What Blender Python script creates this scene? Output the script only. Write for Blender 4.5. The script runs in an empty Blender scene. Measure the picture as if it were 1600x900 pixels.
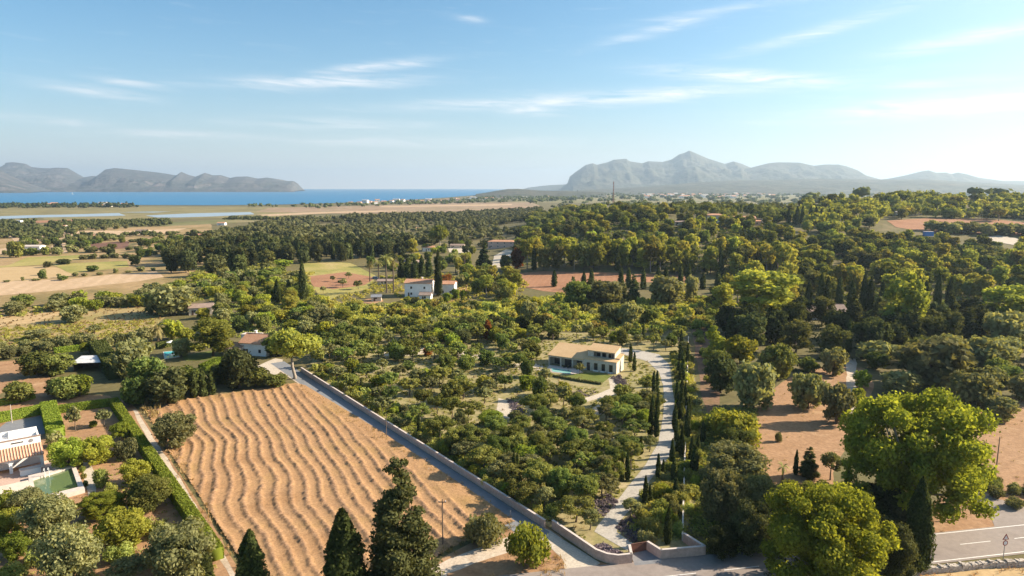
import bpy, math, random
import numpy as np
from mathutils import Vector, Matrix
from mathutils.geometry import delaunay_2d_cdt, tessellate_polygon

R = math.radians
random.seed(7)
SC = bpy.context.scene
COL = SC.collection

# ---------------------------------------------------------------- camera, sky, sun, exposure
CAM_H, FOC, HORIZON = 50.0, 1067.0, 293.0          # metres, photograph pixels
PITCH = math.atan((450 - HORIZON) / FOC)
cam_d = bpy.data.cameras.new("camera")
cam_d.sensor_width = 36.0
cam_d.lens = 36.0 * FOC / 1600.0
cam_d.clip_start = 1.0
cam_d.clip_end = 90000.0
cam = bpy.data.objects.new("camera", cam_d)
COL.objects.link(cam)
cam.location = (0, 0, CAM_H)
cam.rotation_euler = (math.pi / 2 - PITCH, 0, 0)
SC.camera = cam

SUN_AZ, SUN_EL = 79.0, 28.0
SKY_STRENGTH = 0.072
EXPOSURE = 1.32
world = bpy.data.worlds.new("World")
SC.world = world
world.use_nodes = True
SC.view_settings.view_transform = 'Standard'
SC.view_settings.look = 'None'
SC.view_settings.gamma = 1.0
SC.view_settings.exposure = EXPOSURE
SC.view_settings.use_curve_mapping = False
cy = SC.cycles
cy.max_bounces = 6
cy.diffuse_bounces = 4
cy.glossy_bounces = 2
cy.transmission_bounces = 3
cy.transparent_max_bounces = 4
cy.volume_bounces = 0
cy.use_denoising = True
cy.caustics_reflective = False
cy.caustics_refractive = False


def cam_ray(px, py):
    a, b = (px - 800) / FOC, (450 - py) / FOC
    c, s = math.cos(PITCH), math.sin(PITCH)
    return Vector((a, c + b * s, -s + b * c))


def build_world():
    nt = world.node_tree
    n, l = nt.nodes, nt.links
    n.clear()
    out = n.new('ShaderNodeOutputWorld')
    bg = n.new('ShaderNodeBackground')
    bg.inputs['Strength'].default_value = SKY_STRENGTH
    sky = n.new('ShaderNodeTexSky')
    sky.sky_type = 'NISHITA'
    sky.sun_disc = False
    sky.sun_elevation = R(SUN_EL)
    sky.sun_rotation = R(SUN_AZ)
    sky.altitude = 50
    sky.air_density = 1.0
    sky.dust_density = 1.2
    sky.ozone_density = 5.0
    tc = n.new('ShaderNodeTexCoord')
    sep = n.new('ShaderNodeSeparateXYZ')
    l.new(tc.outputs['Generated'], sep.inputs[0])

    def m(op, a, b=None, c=None):
        nd = n.new('ShaderNodeMath')
        nd.operation = op
        for i, v in enumerate((a, b, c)):
            if v is None:
                continue
            if isinstance(v, (int, float)):
                nd.inputs[i].default_value = v
            else:
                l.new(v, nd.inputs[i])
        return nd.outputs[0]
    az = m('MULTIPLY', m('ARCTAN2', sep.outputs[0], sep.outputs[1]), 57.2958)
    el = m('MULTIPLY', m('ARCSINE', sep.outputs[2]), 57.2958)
    comb = n.new('ShaderNodeCombineXYZ')
    l.new(m('MULTIPLY', az, 0.20), comb.inputs[0])
    l.new(m('MULTIPLY', m('ADD', el, m('MULTIPLY', az, .03)), 2.0), comb.inputs[1])
    nz = n.new('ShaderNodeTexNoise')
    nz.inputs['Scale'].default_value = 1.0
    nz.inputs['Detail'].default_value = 7
    nz.inputs['Roughness'].default_value = 0.62
    nz.inputs['Distortion'].default_value = 0.7
    l.new(comb.outputs[0], nz.inputs['Vector'])
    streaks = [(500, 129, 130, 9, -.05, 1.0), (590, 104, 75, 7, -.12, .8), (150, 143, 60, 7, .08, .55), (205, 130, 45, 5, .1, .5),
               (520, 194, 120, 9, .0, .55), (960, 153, 260, 10, -.04, 1.0), (1180, 121, 125, 10, .11, 1.0), (830, 171, 45, 9, .0, .8),
               (1030, 46, 75, 8, -.2, .6), (1290, 46, 100, 8, -.2, .55), (1540, 55, 100, 9, -.1, .8), (1490, 165, 150, 14, -.03, 1.2),
               (1450, 131, 70, 6, 0, .6), (640, 222, 230, 8, 0, .5), (270, 210, 110, 6, 0, .5), (735, 30, 22, 5, .1, .5),
               (60, 187, 65, 5, .04, .5), (1240, 188, 60, 6, 0, .4), (1150, 12, 140, 6, -.1, .3)]
    total = None
    for (cx, cyy, hw, hh, sl, st) in streaks:
        d = cam_ray(cx, cyy).normalized()
        a0, e0 = math.degrees(math.atan2(d.x, d.y)), math.degrees(math.asin(d.z))
        k = math.degrees(1 / FOC)
        da = m('SUBTRACT', az, a0)
        de = m('SUBTRACT', el, m('MULTIPLY_ADD', da, -sl, e0))
        q = m('ADD', m('POWER', m('MULTIPLY', m('ABSOLUTE', da), 1 / (hw * k)), 2.0), m('POWER', m('MULTIPLY', m('ABSOLUTE', de), 1 / (hh * .95 * k)), 2.0))
        g = m('MULTIPLY', m('EXPONENT', m('MULTIPLY', q, -1.0)), st)
        total = g if total is None else m('MAXIMUM', total, g)
    fib = n.new('ShaderNodeMapRange')
    fib.inputs['From Min'].default_value = 0.31
    fib.inputs['From Max'].default_value = 0.66
    l.new(nz.outputs['Fac'], fib.inputs['Value'])
    wisps = n.new('ShaderNodeMapRange')                 # faint wisps that go on over the whole sky
    wisps.inputs['From Min'].default_value = 0.58
    wisps.inputs['From Max'].default_value = 0.85
    wisps.inputs['To Max'].default_value = 0.15
    l.new(nz.outputs['Fac'], wisps.inputs['Value'])
    fac = m('MINIMUM', m('ADD', m('MULTIPLY', m('MULTIPLY', total, fib.outputs[0]), 1.0), wisps.outputs[0]), 0.9)
    mix = n.new('ShaderNodeMix')
    mix.data_type = 'RGBA'
    l.new(fac, mix.inputs['Factor'])
    tint = n.new('ShaderNodeMix')
    tint.data_type = 'RGBA'
    tint.blend_type = 'MULTIPLY'
    tint.inputs['Factor'].default_value = 1.0
    tint.inputs['B'].default_value = (.57, .95, .96, 1)
    l.new(sky.outputs[0], tint.inputs['A'])
    # whitish air low over the horizon and a wide bright glow round the sun
    sd = Vector((math.sin(R(SUN_AZ)) * math.cos(R(SUN_EL)), math.cos(R(SUN_AZ)) * math.cos(R(SUN_EL)), math.sin(R(SUN_EL))))
    dot = m('ADD', m('ADD', m('MULTIPLY', sep.outputs[0], sd.x), m('MULTIPLY', sep.outputs[1], sd.y)), m('MULTIPLY', sep.outputs[2], sd.z))
    low = m('MULTIPLY', m('EXPONENT', m('MULTIPLY', m('MAXIMUM', el, 0.0), -1 / 4.6)), .93)
    glow = m('MULTIPLY', m('POWER', m('MAXIMUM', dot, 0.0), 4.0), .95)
    whf = m('SUBTRACT', 1.0, m('MULTIPLY', m('SUBTRACT', 1.0, low), m('SUBTRACT', 1.0, glow)))
    wh = n.new('ShaderNodeMix')
    wh.data_type = 'RGBA'
    l.new(whf, wh.inputs['Factor'])
    l.new(tint.outputs['Result'], wh.inputs['A'])
    wh.inputs['B'].default_value = (6.4, 6.0, 5.75, 1)
    l.new(wh.outputs['Result'], mix.inputs['A'])
    mix.inputs['B'].default_value = (6.6, 6.5, 6.5, 1)
    l.new(mix.outputs['Result'], bg.inputs['Color'])
    l.new(bg.outputs[0], out.inputs['Surface'])


build_world()
world.cycles.sampling_method = 'MANUAL'
world.cycles.sample_map_resolution = 512
sun_d = bpy.data.lights.new("sun", 'SUN')
sun_d.energy = 5.0
sun_d.angle = R(0.5)
sun_d.color = (1.0, 0.86, 0.68)
sun = bpy.data.objects.new("sun", sun_d)
COL.objects.link(sun)
_sd = Vector((math.sin(R(SUN_AZ)) * math.cos(R(SUN_EL)), math.cos(R(SUN_AZ)) * math.cos(R(SUN_EL)), math.sin(R(SUN_EL))))
sun.rotation_euler = _sd.to_track_quat('Z', 'Y').to_euler()
sun.location = (200, 100, 300)


# ---------------------------------------------------------------- terrain and photograph-to-ground helpers
def sst(a, b, x):
    t = np.clip((x - a) / (b - a), 0, 1)
    return t * t * (3 - 2 * t)


def H(x, y):
    x = np.asarray(x, float)
    y = np.asarray(y, float)
    az = x / np.maximum(y, 50.0)
    hill = 26 * sst(-0.05, 0.17, az) * sst(330, 620, y) * (1 - sst(780, 1700, y))
    ridge = 12 * sst(0.38, 0.52, az) * sst(590, 760, y) * (1 - sst(900, 1700, y))
    roll = (1.2 * np.sin(x * .011 + 1) * np.sin(y * .009) + .8 * np.sin(x * .023 + y * .017)) * sst(400, 700, y) * (1 - sst(1000, 1400, y))
    return hill + ridge + roll


def Gz(px, py, z=0.0):
    d = cam_ray(px, py)
    t = (z - CAM_H) / d.z
    return Vector((d.x * t, d.y * t, z))


def G(px, py):
    """where the sight line of a photograph pixel meets the terrain"""
    d = cam_ray(px, py)
    t = 70.0
    while t < 30000:
        p = d * t
        if CAM_H + p.z <= float(H(p.x, p.y)):
            break
        t *= 1.01
    lo, hi = t / 1.011, t
    for _ in range(24):
        mid = (lo + hi) / 2
        p = d * mid
        if CAM_H + p.z <= float(H(p.x, p.y)):
            hi = mid
        else:
            lo = mid
    p = d * hi
    return Vector((p.x, p.y, float(H(p.x, p.y))))


def proj(x, y, z):
    c, s = math.cos(PITCH), math.sin(PITCH)
    dz = z - CAM_H
    f = y * c - dz * s
    u = y * s + dz * c
    return 800 + FOC * x / f, 450 - FOC * u / f, f


def inpoly(x, y, poly):
    r = False
    j = len(poly) - 1
    for i in range(len(poly)):
        xi, yi = poly[i][0], poly[i][1]
        xj, yj = poly[j][0], poly[j][1]
        if (yi > y) != (yj > y) and x < (xj - xi) * (y - yi) / (yj - yi) + xi:
            r = not r
        j = i
    return r


# ---------------------------------------------------------------- object helpers
def tag(o, label=None, cat=None, group=None, kind=None):
    if label:
        o['label'] = label
    if cat:
        o['category'] = cat
    if group:
        o['group'] = group
    if kind:
        o['kind'] = kind
    return o


def empty(name, loc, rz=0.0, label=None, cat=None, group=None):
    o = bpy.data.objects.new(name, None)
    COL.objects.link(o)
    o.location = loc
    o.rotation_euler = (0, 0, rz)
    o.empty_display_size = 0.3
    return tag(o, label, cat, group)


def link(name, me, parent=None, mat=None):
    o = bpy.data.objects.new(name, me)
    COL.objects.link(o)
    if parent is not None:
        o.parent = parent
    if mat is not None and not me.materials:
        me.materials.append(mat)
    return o


def np_mesh(name, V, quads=None, tris=None, var=None, mat=None, smooth=False):
    me = bpy.data.meshes.new(name)
    V = np.asarray(V, np.float32)
    me.vertices.add(len(V))
    me.vertices.foreach_set('co', V.ravel())
    idx, tot = [], []
    if quads is not None and len(quads):
        idx.append(np.asarray(quads, np.int32).ravel())
        tot.append(np.full(len(quads), 4, np.int32))
    if tris is not None and len(tris):
        idx.append(np.asarray(tris, np.int32).ravel())
        tot.append(np.full(len(tris), 3, np.int32))
    idx, tot = np.concatenate(idx), np.concatenate(tot)
    me.loops.add(len(idx))
    me.loops.foreach_set('vertex_index', idx)
    me.polygons.add(len(tot))
    st = np.concatenate(([0], np.cumsum(tot)[:-1])).astype(np.int32)
    me.polygons.foreach_set('loop_start', st)
    me.polygons.foreach_set('loop_total', tot)
    if smooth:
        me.polygons.foreach_set('use_smooth', np.ones(len(tot), bool))
    if var is not None:
        at = me.attributes.new('var', 'FLOAT', 'POINT')
        at.data.foreach_set('value', np.asarray(var, np.float32))
    if mat is not None:
        me.materials.append(mat)
    me.update(calc_edges=True)
    me.validate()
    return me


class MB:
    """collects boxes, prisms, bars and quads into ONE mesh"""

    def __init__(s):
        s.v, s.f, s.mi = [], [], []

    def add(s, vs, fs, mi=0):
        b = len(s.v)
        s.v += [tuple(v) for v in vs]
        for f in fs:
            s.f.append(tuple(b + i for i in f))
            s.mi.append(mi)
        return s

    def box(s, x0, x1, y0, y1, z0, z1, mi=0):
        return s.add([(x0, y0, z0), (x1, y0, z0), (x1, y1, z0), (x0, y1, z0), (x0, y0, z1), (x1, y0, z1), (x1, y1, z1), (x0, y1, z1)],
                     [(0, 3, 2, 1), (4, 5, 6, 7), (0, 1, 5, 4), (1, 2, 6, 5), (2, 3, 7, 6), (3, 0, 4, 7)], mi)

    def hexa(s, lo, hi, mi=0):
        """four lower and four upper corners, in the same turning order"""
        return s.add(list(lo) + list(hi), [(0, 3, 2, 1), (4, 5, 6, 7), (0, 1, 5, 4), (1, 2, 6, 5), (2, 3, 7, 6), (3, 0, 4, 7)], mi)

    def tube(s, pts, rads, n=7, mi=0, cap=True):
        b = len(s.v)
        pts = [Vector(p) for p in pts]
        for k, (p, r) in enumerate(zip(pts, rads)):
            d = (pts[min(k + 1, len(pts) - 1)] - pts[max(k - 1, 0)]).normalized()
            a = d.orthogonal().normalized()
            if abs(d.z) > .5:
                a = (Vector((1, 0, 0)) - d * d.x).normalized()
            c = d.cross(a)
            for i in range(n):
                t = 2 * math.pi * i / n
                s.v.append(tuple(p + a * (r * math.cos(t)) + c * (r * math.sin(t))))
        for k in range(len(pts) - 1):
            for i in range(n):
                j = (i + 1) % n
                s.f.append((b + k * n + i, b + k * n + j, b + (k + 1) * n + j, b + (k + 1) * n + i))
                s.mi.append(mi)
        if cap:
            s.f.append(tuple(b + (len(pts) - 1) * n + i for i in range(n)))
            s.mi.append(mi)
            s.f.append(tuple(b + i for i in reversed(range(n))))
            s.mi.append(mi)
        return s

    def mesh(s, name, mats, bevel=0.0, smooth=False):
        me = bpy.data.meshes.new(name)
        me.from_pydata(s.v, [], s.f)
        for m in (mats if isinstance(mats, (list, tuple)) else [mats]):
            me.materials.append(m)
        me.polygons.foreach_set('material_index', s.mi)
        if smooth:
            me.polygons.foreach_set('use_smooth', [True] * len(s.f))
        me.update()
        return me

    def build(s, name, mats, parent=None, smooth=False):
        return link(name, s.mesh(name, mats, smooth=smooth), parent)


# ---------------------------------------------------------------- materials (all procedural)
def new_mat(name):
    m = bpy.data.materials.new(name)
    m.use_nodes = True
    nt = m.node_tree
    nt.nodes.clear()
    out = nt.nodes.new('ShaderNodeOutputMaterial')
    return m, nt.nodes, nt.links, out


def ramp(n, l, fac, stops):
    r = n.new('ShaderNodeValToRGB')
    e = r.color_ramp.elements
    while len(e) < len(stops):
        e.new(0.5)
    for i, (p, c) in enumerate(stops):
        e[i].position = p
        e[i].color = (c[0], c[1], c[2], 1)
    l.new(fac, r.inputs[0])
    return r.outputs[0]


def noise(n, l, vec, scale, detail=4, rough=.55, dist=0.0):
    t = n.new('ShaderNodeTexNoise')
    t.inputs['Scale'].default_value = scale
    t.inputs['Detail'].default_value = detail
    t.inputs['Roughness'].default_value = rough
    t.inputs['Distortion'].default_value = dist
    if vec is not None:
        l.new(vec, t.inputs['Vector'])
    return t.outputs['Fac']


def mixc(n, l, fac, a, b, blend='MIX'):
    x = n.new('ShaderNodeMix')
    x.data_type = 'RGBA'
    x.blend_type = blend
    for k, v in (('Factor', fac), ('A', a), ('B', b)):
        if isinstance(v, (int, float)):
            x.inputs[k].default_value = v
        elif isinstance(v, tuple):
            x.inputs[k].default_value = (v[0], v[1], v[2], 1)
        else:
            l.new(v, x.inputs[k])
    return x.outputs['Result']


def surf_mat(name, stops, scales=(0.05, 0.6), rough=.9, bump=.0, bump_scale=4.0, spec=.2, fine=.35, stripes=None):
    """ground or wall: a colour ramp over coarse noise, multiplied by fine noise; optional furrow stripes"""
    m, n, l, out = new_mat(name)
    b = n.new('ShaderNodeBsdfPrincipled')
    b.inputs['Roughness'].default_value = rough
    b.inputs['Specular IOR Level'].default_value = spec
    geo = n.new('ShaderNodeNewGeometry')
    pos = geo.outputs['Position']
    f1 = noise(n, l, pos, scales[0], 5, .6, .4)
    k = len(stops)
    col = ramp(n, l, f1, [(0.3 + 0.4 * i / max(k - 1, 1), c) for i, c in enumerate(stops)])
    f2 = noise(n, l, pos, scales[1], 6, .65)
    g = ramp(n, l, f2, [(0.25, (1 - fine,) * 3), (0.75, (1 + fine * .6,) * 3)])
    col = mixc(n, l, 1.0, col, g, 'MULTIPLY')
    if stripes:
        ang, width, c2, amt = stripes
        mp = n.new('ShaderNodeMapping')
        mp.inputs['Rotation'].default_value = (0, 0, ang)
        l.new(pos, mp.inputs['Vector'])
        w = n.new('ShaderNodeTexWave')
        w.inputs['Scale'].default_value = 0.314 / width
        w.inputs['Distortion'].default_value = 1.2
        w.inputs['Detail'].default_value = 3
        l.new(mp.outputs[0], w.inputs['Vector'])
        mm = n.new('ShaderNodeMath')
        mm.operation = 'MULTIPLY'
        mm.inputs[1].default_value = amt
        l.new(w.outputs['Fac'], mm.inputs[0])
        col = mixc(n, l, mm.outputs[0], col, c2)
    l.new(col, b.inputs['Base Color'])
    if bump:
        bp = n.new('ShaderNodeBump')
        bp.inputs['Strength'].default_value = 1.0
        bp.inputs['Distance'].default_value = bump
        l.new(noise(n, l, pos, bump_scale, 5, .7), bp.inputs['Height'])
        l.new(bp.outputs[0], b.inputs['Normal'])
    l.new(b.outputs[0], out.inputs[0])
    return m


def plain(name, col, rough=.7, metal=0.0, spec=.4, var=.12, scale=1.5):
    m, n, l, out = new_mat(name)
    b = n.new('ShaderNodeBsdfPrincipled')
    b.inputs['Roughness'].default_value = rough
    b.inputs['Metallic'].default_value = metal
    b.inputs['Specular IOR Level'].default_value = spec
    geo = n.new('ShaderNodeNewGeometry')
    f = noise(n, l, geo.outputs['Position'], scale, 5, .6)
    c = ramp(n, l, f, [(.3, tuple(v * (1 - var) for v in col)), (.7, tuple(min(1, v * (1 + var)) for v in col))])
    l.new(c, b.inputs['Base Color'])
    l.new(b.outputs[0], out.inputs[0])
    return m


LEAF_GAIN = (1.90, 1.74, 1.75)


def leaf_mat(name, dark, light, trans=.35, hue=.028, val=.36, tcol=None):
    dark, light = tuple(v * k for v, k in zip(dark, LEAF_GAIN)), tuple(v * k for v, k in zip(light, LEAF_GAIN))
    m, n, l, out = new_mat(name)
    at = n.new('ShaderNodeAttribute')
    at.attribute_name = 'var'
    col = ramp(n, l, at.outputs['Fac'], [(0.0, dark), (1.0, light)])
    oi = n.new('ShaderNodeObjectInfo')
    hs = n.new('ShaderNodeHueSaturation')
    mr = n.new('ShaderNodeMapRange')
    mr.inputs['To Min'].default_value = .5 - hue
    mr.inputs['To Max'].default_value = .5 + hue
    l.new(oi.outputs['Random'], mr.inputs['Value'])
    l.new(mr.outputs[0], hs.inputs['Hue'])
    w = n.new('ShaderNodeMath')
    w.operation = 'FRACT'
    w2 = n.new('ShaderNodeMath')
    w2.operation = 'MULTIPLY'
    w2.inputs[1].default_value = 7.31
    l.new(oi.outputs['Random'], w2.inputs[0])
    l.new(w2.outputs[0], w.inputs[0])
    mv = n.new('ShaderNodeMapRange')
    mv.inputs['To Min'].default_value = 1 - val
    mv.inputs['To Max'].default_value = 1 + val
    l.new(w.outputs[0], mv.inputs['Value'])
    l.new(mv.outputs[0], hs.inputs['Value'])
    l.new(col, hs.inputs['Color'])
    df = n.new('ShaderNodeBsdfDiffuse')
    l.new(hs.outputs[0], df.inputs['Color'])
    tr = n.new('ShaderNodeBsdfTranslucent')
    tc = mixc(n, l, 1.0, hs.outputs[0], tcol or (1.5, 1.35, .6), 'MULTIPLY')
    l.new(tc, tr.inputs['Color'])
    mx = n.new('ShaderNodeMixShader')
    mx.inputs[0].default_value = trans
    l.new(df.outputs[0], mx.inputs[1])
    l.new(tr.outputs[0], mx.inputs[2])
    l.new(mx.outputs[0], out.inputs[0])
    return m


def water_mat(name, col, rough=.12, spec=.5, bump=.02, scale=1.2):
    m, n, l, out = new_mat(name)
    b = n.new('ShaderNodeBsdfPrincipled')
    b.inputs['Base Color'].default_value = (*col, 1)
    b.inputs['Roughness'].default_value = rough
    b.inputs['Specular IOR Level'].default_value = spec
    geo = n.new('ShaderNodeNewGeometry')
    bp = n.new('ShaderNodeBump')
    bp.inputs['Distance'].default_value = bump
    l.new(noise(n, l, geo.outputs['Position'], scale, 3, .5), bp.inputs['Height'])
    l.new(bp.outputs[0], b.inputs['Normal'])
    l.new(b.outputs[0], out.inputs[0])
    return m


M = {}
M['bark'] = plain('bark', (.12, .09, .065), .95, var=.35, scale=3)
M['bark_pale'] = plain('bark_pale', (.30, .25, .20), .95, var=.3, scale=3)
M['olive'] = leaf_mat('olive_leaf', (.062, .074, .032), (.165, .175, .076), .34, hue=.012)
M['oak'] = leaf_mat('oak_leaf', (.045, .064, .018), (.125, .150, .040), .34)
M['dim'] = leaf_mat('dim_pine_leaf', (.034, .044, .016), (.095, .106, .034), .32)
M['needle'] = leaf_mat('needle_leaf', (.024, .034, .013), (.066, .080, .030), .25)
M['carob'] = leaf_mat('carob_leaf', (.055, .075, .020), (.150, .175, .050), .36)
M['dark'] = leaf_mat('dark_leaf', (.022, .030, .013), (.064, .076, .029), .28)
M['pine'] = leaf_mat('pine_leaf', (.072, .090, .020), (.195, .205, .045), .44)
M['bright'] = leaf_mat('bright_leaf', (.085, .112, .018), (.21, .24, .042), .45)
M['plane'] = leaf_mat('plane_leaf', (.068, .093, .014), (.168, .198, .032), .52, hue=.008, val=.08)
M['cypress'] = leaf_mat('cypress_leaf', (.018, .027, .009), (.050, .064, .019), .22, hue=.012)
M['hedge'] = leaf_mat('hedge_leaf', (.060, .090, .012), (.135, .175, .026), .30, hue=.01)
M['scrub'] = leaf_mat('scrub_leaf', (.10, .118, .028), (.245, .25, .062), .42, hue=.04)
M['far'] = leaf_mat('far_leaf', (.028, .038, .015), (.075, .088, .032), .25)
M['rust'] = leaf_mat('rust_leaf', (.07, .028, .008), (.15, .066, .018), .35, hue=.01)
M['palm'] = leaf_mat('palm_leaf', (.09, .10, .035), (.21, .21, .085), .3)
M['grass'] = leaf_mat('dry_grass', (.13, .095, .045), (.23, .175, .085), .25)
M['lavender'] = leaf_mat('lavender_leaf', (.075, .068, .066), (.15, .130, .142), .25, tcol=(1, 1, 1))
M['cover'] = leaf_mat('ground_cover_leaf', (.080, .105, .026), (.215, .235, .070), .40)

M['ground'] = surf_mat('ground', [(.105, .095, .036), (.16, .13, .055), (.13, .115, .045), (.24, .18, .09)], (.022, .5), bump=.05, bump_scale=2.5)
M['plot'] = surf_mat('plot_ground', [(.19, .175, .065), (.34, .28, .14), (.26, .23, .09), (.43, .35, .20)], (.13, 1.1), bump=.05, bump_scale=4)
M['straw'] = surf_mat('straw', [(.42, .29, .14), (.50, .36, .19), (.46, .32, .16)], (.06, .7), stripes=(R(40), 5.0, (.36, .25, .12), .5))
M['straw2'] = surf_mat('pale_straw', [(.46, .32, .19), (.54, .39, .25)], (.03, .4), stripes=(R(-20), 7.0, (.40, .28, .16), .5))
M['green_field'] = surf_mat('green_field', [(.20, .21, .05), (.33, .285, .085), (.43, .33, .14)], (.03, .6))
M['meadow'] = surf_mat('dry_meadow', [(.17, .16, .045), (.30, .24, .085), (.38, .28, .13), (.26, .22, .07)], (.045, .8), bump=.12, bump_scale=1.5)
M['plain_gold'] = surf_mat('plain_gold', [(.15, .125, .045), (.28, .20, .085), (.37, .25, .125), (.20, .16, .06)], (.018, .3))
M['red_soil'] = surf_mat('red_soil', [(.28, .135, .07), (.37, .19, .105), (.33, .165, .09)], (.05, .9), bump=.05, bump_scale=3, stripes=(R(10), 3.0, (.25, .125, .065), .35))
M['brown_soil'] = surf_mat('brown_soil', [(.15, .075, .05), (.20, .105, .07)], (.03, .5))
M['shaded_strip_soil'] = surf_mat('shaded_strip_soil', [(.16, .09, .055), (.24, .14, .085), (.19, .125, .06)], (.12, 1.2), bump=.06, bump_scale=3)  # bare strip by the boundary wall: its shadow is put into the darker brown
M['clay'] = surf_mat('clay_soil', [(.28, .15, .075), (.38, .225, .12), (.32, .185, .095), (.45, .285, .16)], (.14, 1.4), bump=.06, bump_scale=3)
M['gravel'] = surf_mat('gravel', [(.42, .355, .27), (.54, .47, .375), (.47, .40, .31)], (.2, 3.0), bump=.02, bump_scale=9)
M['pale_track'] = surf_mat('pale_track', [(.40, .31, .22), (.55, .46, .36), (.48, .39, .29)], (.25, 2.5), bump=.03, bump_scale=5)
M['drive'] = surf_mat('driveway_stone', [(.34, .31, .265), (.44, .405, .35), (.39, .355, .30)], (.35, 3.0), bump=.015, bump_scale=8)
M['asphalt'] = surf_mat('asphalt', [(.17, .178, .19), (.22, .226, .235), (.195, .20, .212)], (.12, 2.0), rough=.85, fine=.18)
M['road'] = surf_mat('road_asphalt', [(.235, .195, .17), (.29, .245, .215), (.26, .22, .195)], (.12, 1.5), rough=.85, fine=.15)
M['marsh'] = surf_mat('marsh', [(.17, .145, .06), (.24, .20, .085), (.15, .14, .055)], (.006, .05))
M['plain_pink'] = surf_mat('dry_plain', [(.25, .165, .10), (.33, .23, .145), (.20, .165, .08)], (.008, .05))
M['far_green'] = surf_mat('far_fields', [(.10, .11, .035), (.17, .165, .06), (.26, .21, .10), (.13, .13, .05)], (.010, .10))
M['lawn'] = surf_mat('lawn', [(.11, .135, .025), (.16, .18, .035)], (.3, 3.0))
M['paint'] = plain('road_paint', (.72, .70, .66), .7, var=.15, scale=2)
M['wall_pink'] = surf_mat('pink_plaster', [(.47, .325, .255), (.57, .405, .325)], (.5, 2.5), fine=.25)
M['wall_cap'] = plain('wall_cap', (.56, .48, .42), .8)
M['white'] = plain('white_render', (.82, .80, .77), .8, var=.07, scale=.8)
M['cream'] = plain('cream_render', (.62, .52, .41), .85, var=.1, scale=.8)
M['pink'] = plain('pink_render', (.64, .45, .37), .85, var=.1, scale=.6)
M['stone'] = surf_mat('stone_wall', [(.55, .47, .38), (.66, .58, .47), (.60, .52, .42)], (.8, 4.0), bump=.02, bump_scale=5)
M['rubble'] = surf_mat('rubble_stone', [(.34, .29, .24), (.52, .46, .40), (.42, .37, .31)], (1.2, 4.0), bump=.08, bump_scale=3)
M['tile'] = surf_mat('clay_tiles', [(.40, .19, .105), (.52, .29, .18), (.46, .235, .14)], (.8, 3.0), fine=.25)
M['tile_light'] = surf_mat('pale_clay_tiles', [(.55, .36, .26), (.66, .46, .35)], (.8, 3.0), fine=.25)
M['tile_tan'] = surf_mat('tan_tiles', [(.56, .37, .19), (.64, .45, .25)], (.5, 4.0), fine=.22, stripes=(R(-29.6), .45, (.50, .33, .165), .5))
M['tile_brown'] = surf_mat('brown_tiles', [(.26, .19, .155), (.34, .255, .21)], (.6, 3.0), fine=.25)
M['glass'] = plain('window_glass', (.03, .033, .036), .15, spec=.6, var=.2)
M['dark_wood'] = plain('dark_wood', (.10, .06, .04), .7)
M['corten'] = plain('rusty_gate', (.17, .075, .05), .8, var=.15)
M['sheet'] = plain('pale_sheet_roof', (.55, .55, .55), .6, var=.18, scale=.9)
M['wood_pole'] = plain('pole_wood', (.17, .12, .085), .9, var=.25)
M['metal'] = plain('grey_metal', (.32, .32, .33), .5, metal=.4)
M['mast_red'] = plain('mast_paint', (.33, .16, .13), .6)
M['sign_red'] = plain('sign_red', (.30, .035, .035), .5)
M['sign_white'] = plain('sign_white', (.75, .75, .75), .5)
M['black'] = plain('black_paint', (.02, .02, .02), .6)
M['blue'] = plain('blue_paint', (.06, .19, .48), .5)
M['car_blue'] = plain('car_paint', (.16, .24, .38), .3, spec=.6)
M['rubber'] = plain('rubber', (.02, .02, .02), .8)
M['sea'] = water_mat('sea', (.035, .165, .315), .5, .25, .3, .02)
M['lagoon'] = water_mat('lagoon', (.30, .36, .40), .35, .4, .05, .05)
M['pool_green'] = water_mat('pool_green', (.12, .17, .07), .06, .5, .006, 1.5)
M['pool_turq'] = water_mat('pool_turquoise', (.10, .52, .58), .06, .5, .006, 1.5)
M['pool_pale'] = water_mat('pool_pale', (.27, .52, .47), .06, .5, .006, 1.5)
M['rock'] = surf_mat('mountain_rock', [(.048, .056, .054), (.115, .104, .10), (.06, .07, .062), (.23, .185, .17)], (.0035, .02), bump=30, bump_scale=.008, fine=.5)
M['far_mountain'] = surf_mat('wooded_mountain', [(.05, .06, .04), (.085, .085, .055), (.12, .105, .075)], (.004, .02), bump=30, bump_scale=.008, fine=.6)


# ---------------------------------------------------------------- the setting: ground, water, mountains, fields
def build_ground():
    ys = [-260.0]
    while ys[-1] < 22000:
        y = ys[-1]
        ys.append(y + (30 if y < 250 else (7 if y < 900 else max(7, .03 * y))))
    ys = np.array(ys)
    us = np.linspace(-1, 1, 221)
    X = us[None, :] * (330 + 1.15 * np.maximum(ys, 0))[:, None]
    Y = np.repeat(ys[:, None], len(us), 1)
    Z = H(X, Y)
    V = np.stack([X, Y, Z], -1).reshape(-1, 3)
    nr, nc = len(ys), len(us)
    i = np.arange(nr - 1)[:, None] * nc + np.arange(nc - 1)[None, :]
    Q = np.stack([i, i + 1, i + nc + 1, i + nc], -1).reshape(-1, 4)
    tag(link('ground', np_mesh('ground', V, Q, mat=M['ground'], smooth=True)), kind='structure')


build_ground()


def ring_px(poly, step=14.0, wob=0.0, seed=1):
    """photograph outline -> ground outline with evenly spaced, slightly uneven points"""
    rng = random.Random(seed)
    pts = [G(*p) for p in poly]
    out = []
    for a, b in zip(pts, pts[1:] + pts[:1]):
        d = (b - a).length
        k = max(1, int(d / step))
        for j in range(k):
            p = a.lerp(b, j / k)
            if wob:
                p = p + Vector((rng.uniform(-wob, wob), rng.uniform(-wob, wob), 0))
            out.append(p)
    return out


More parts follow.
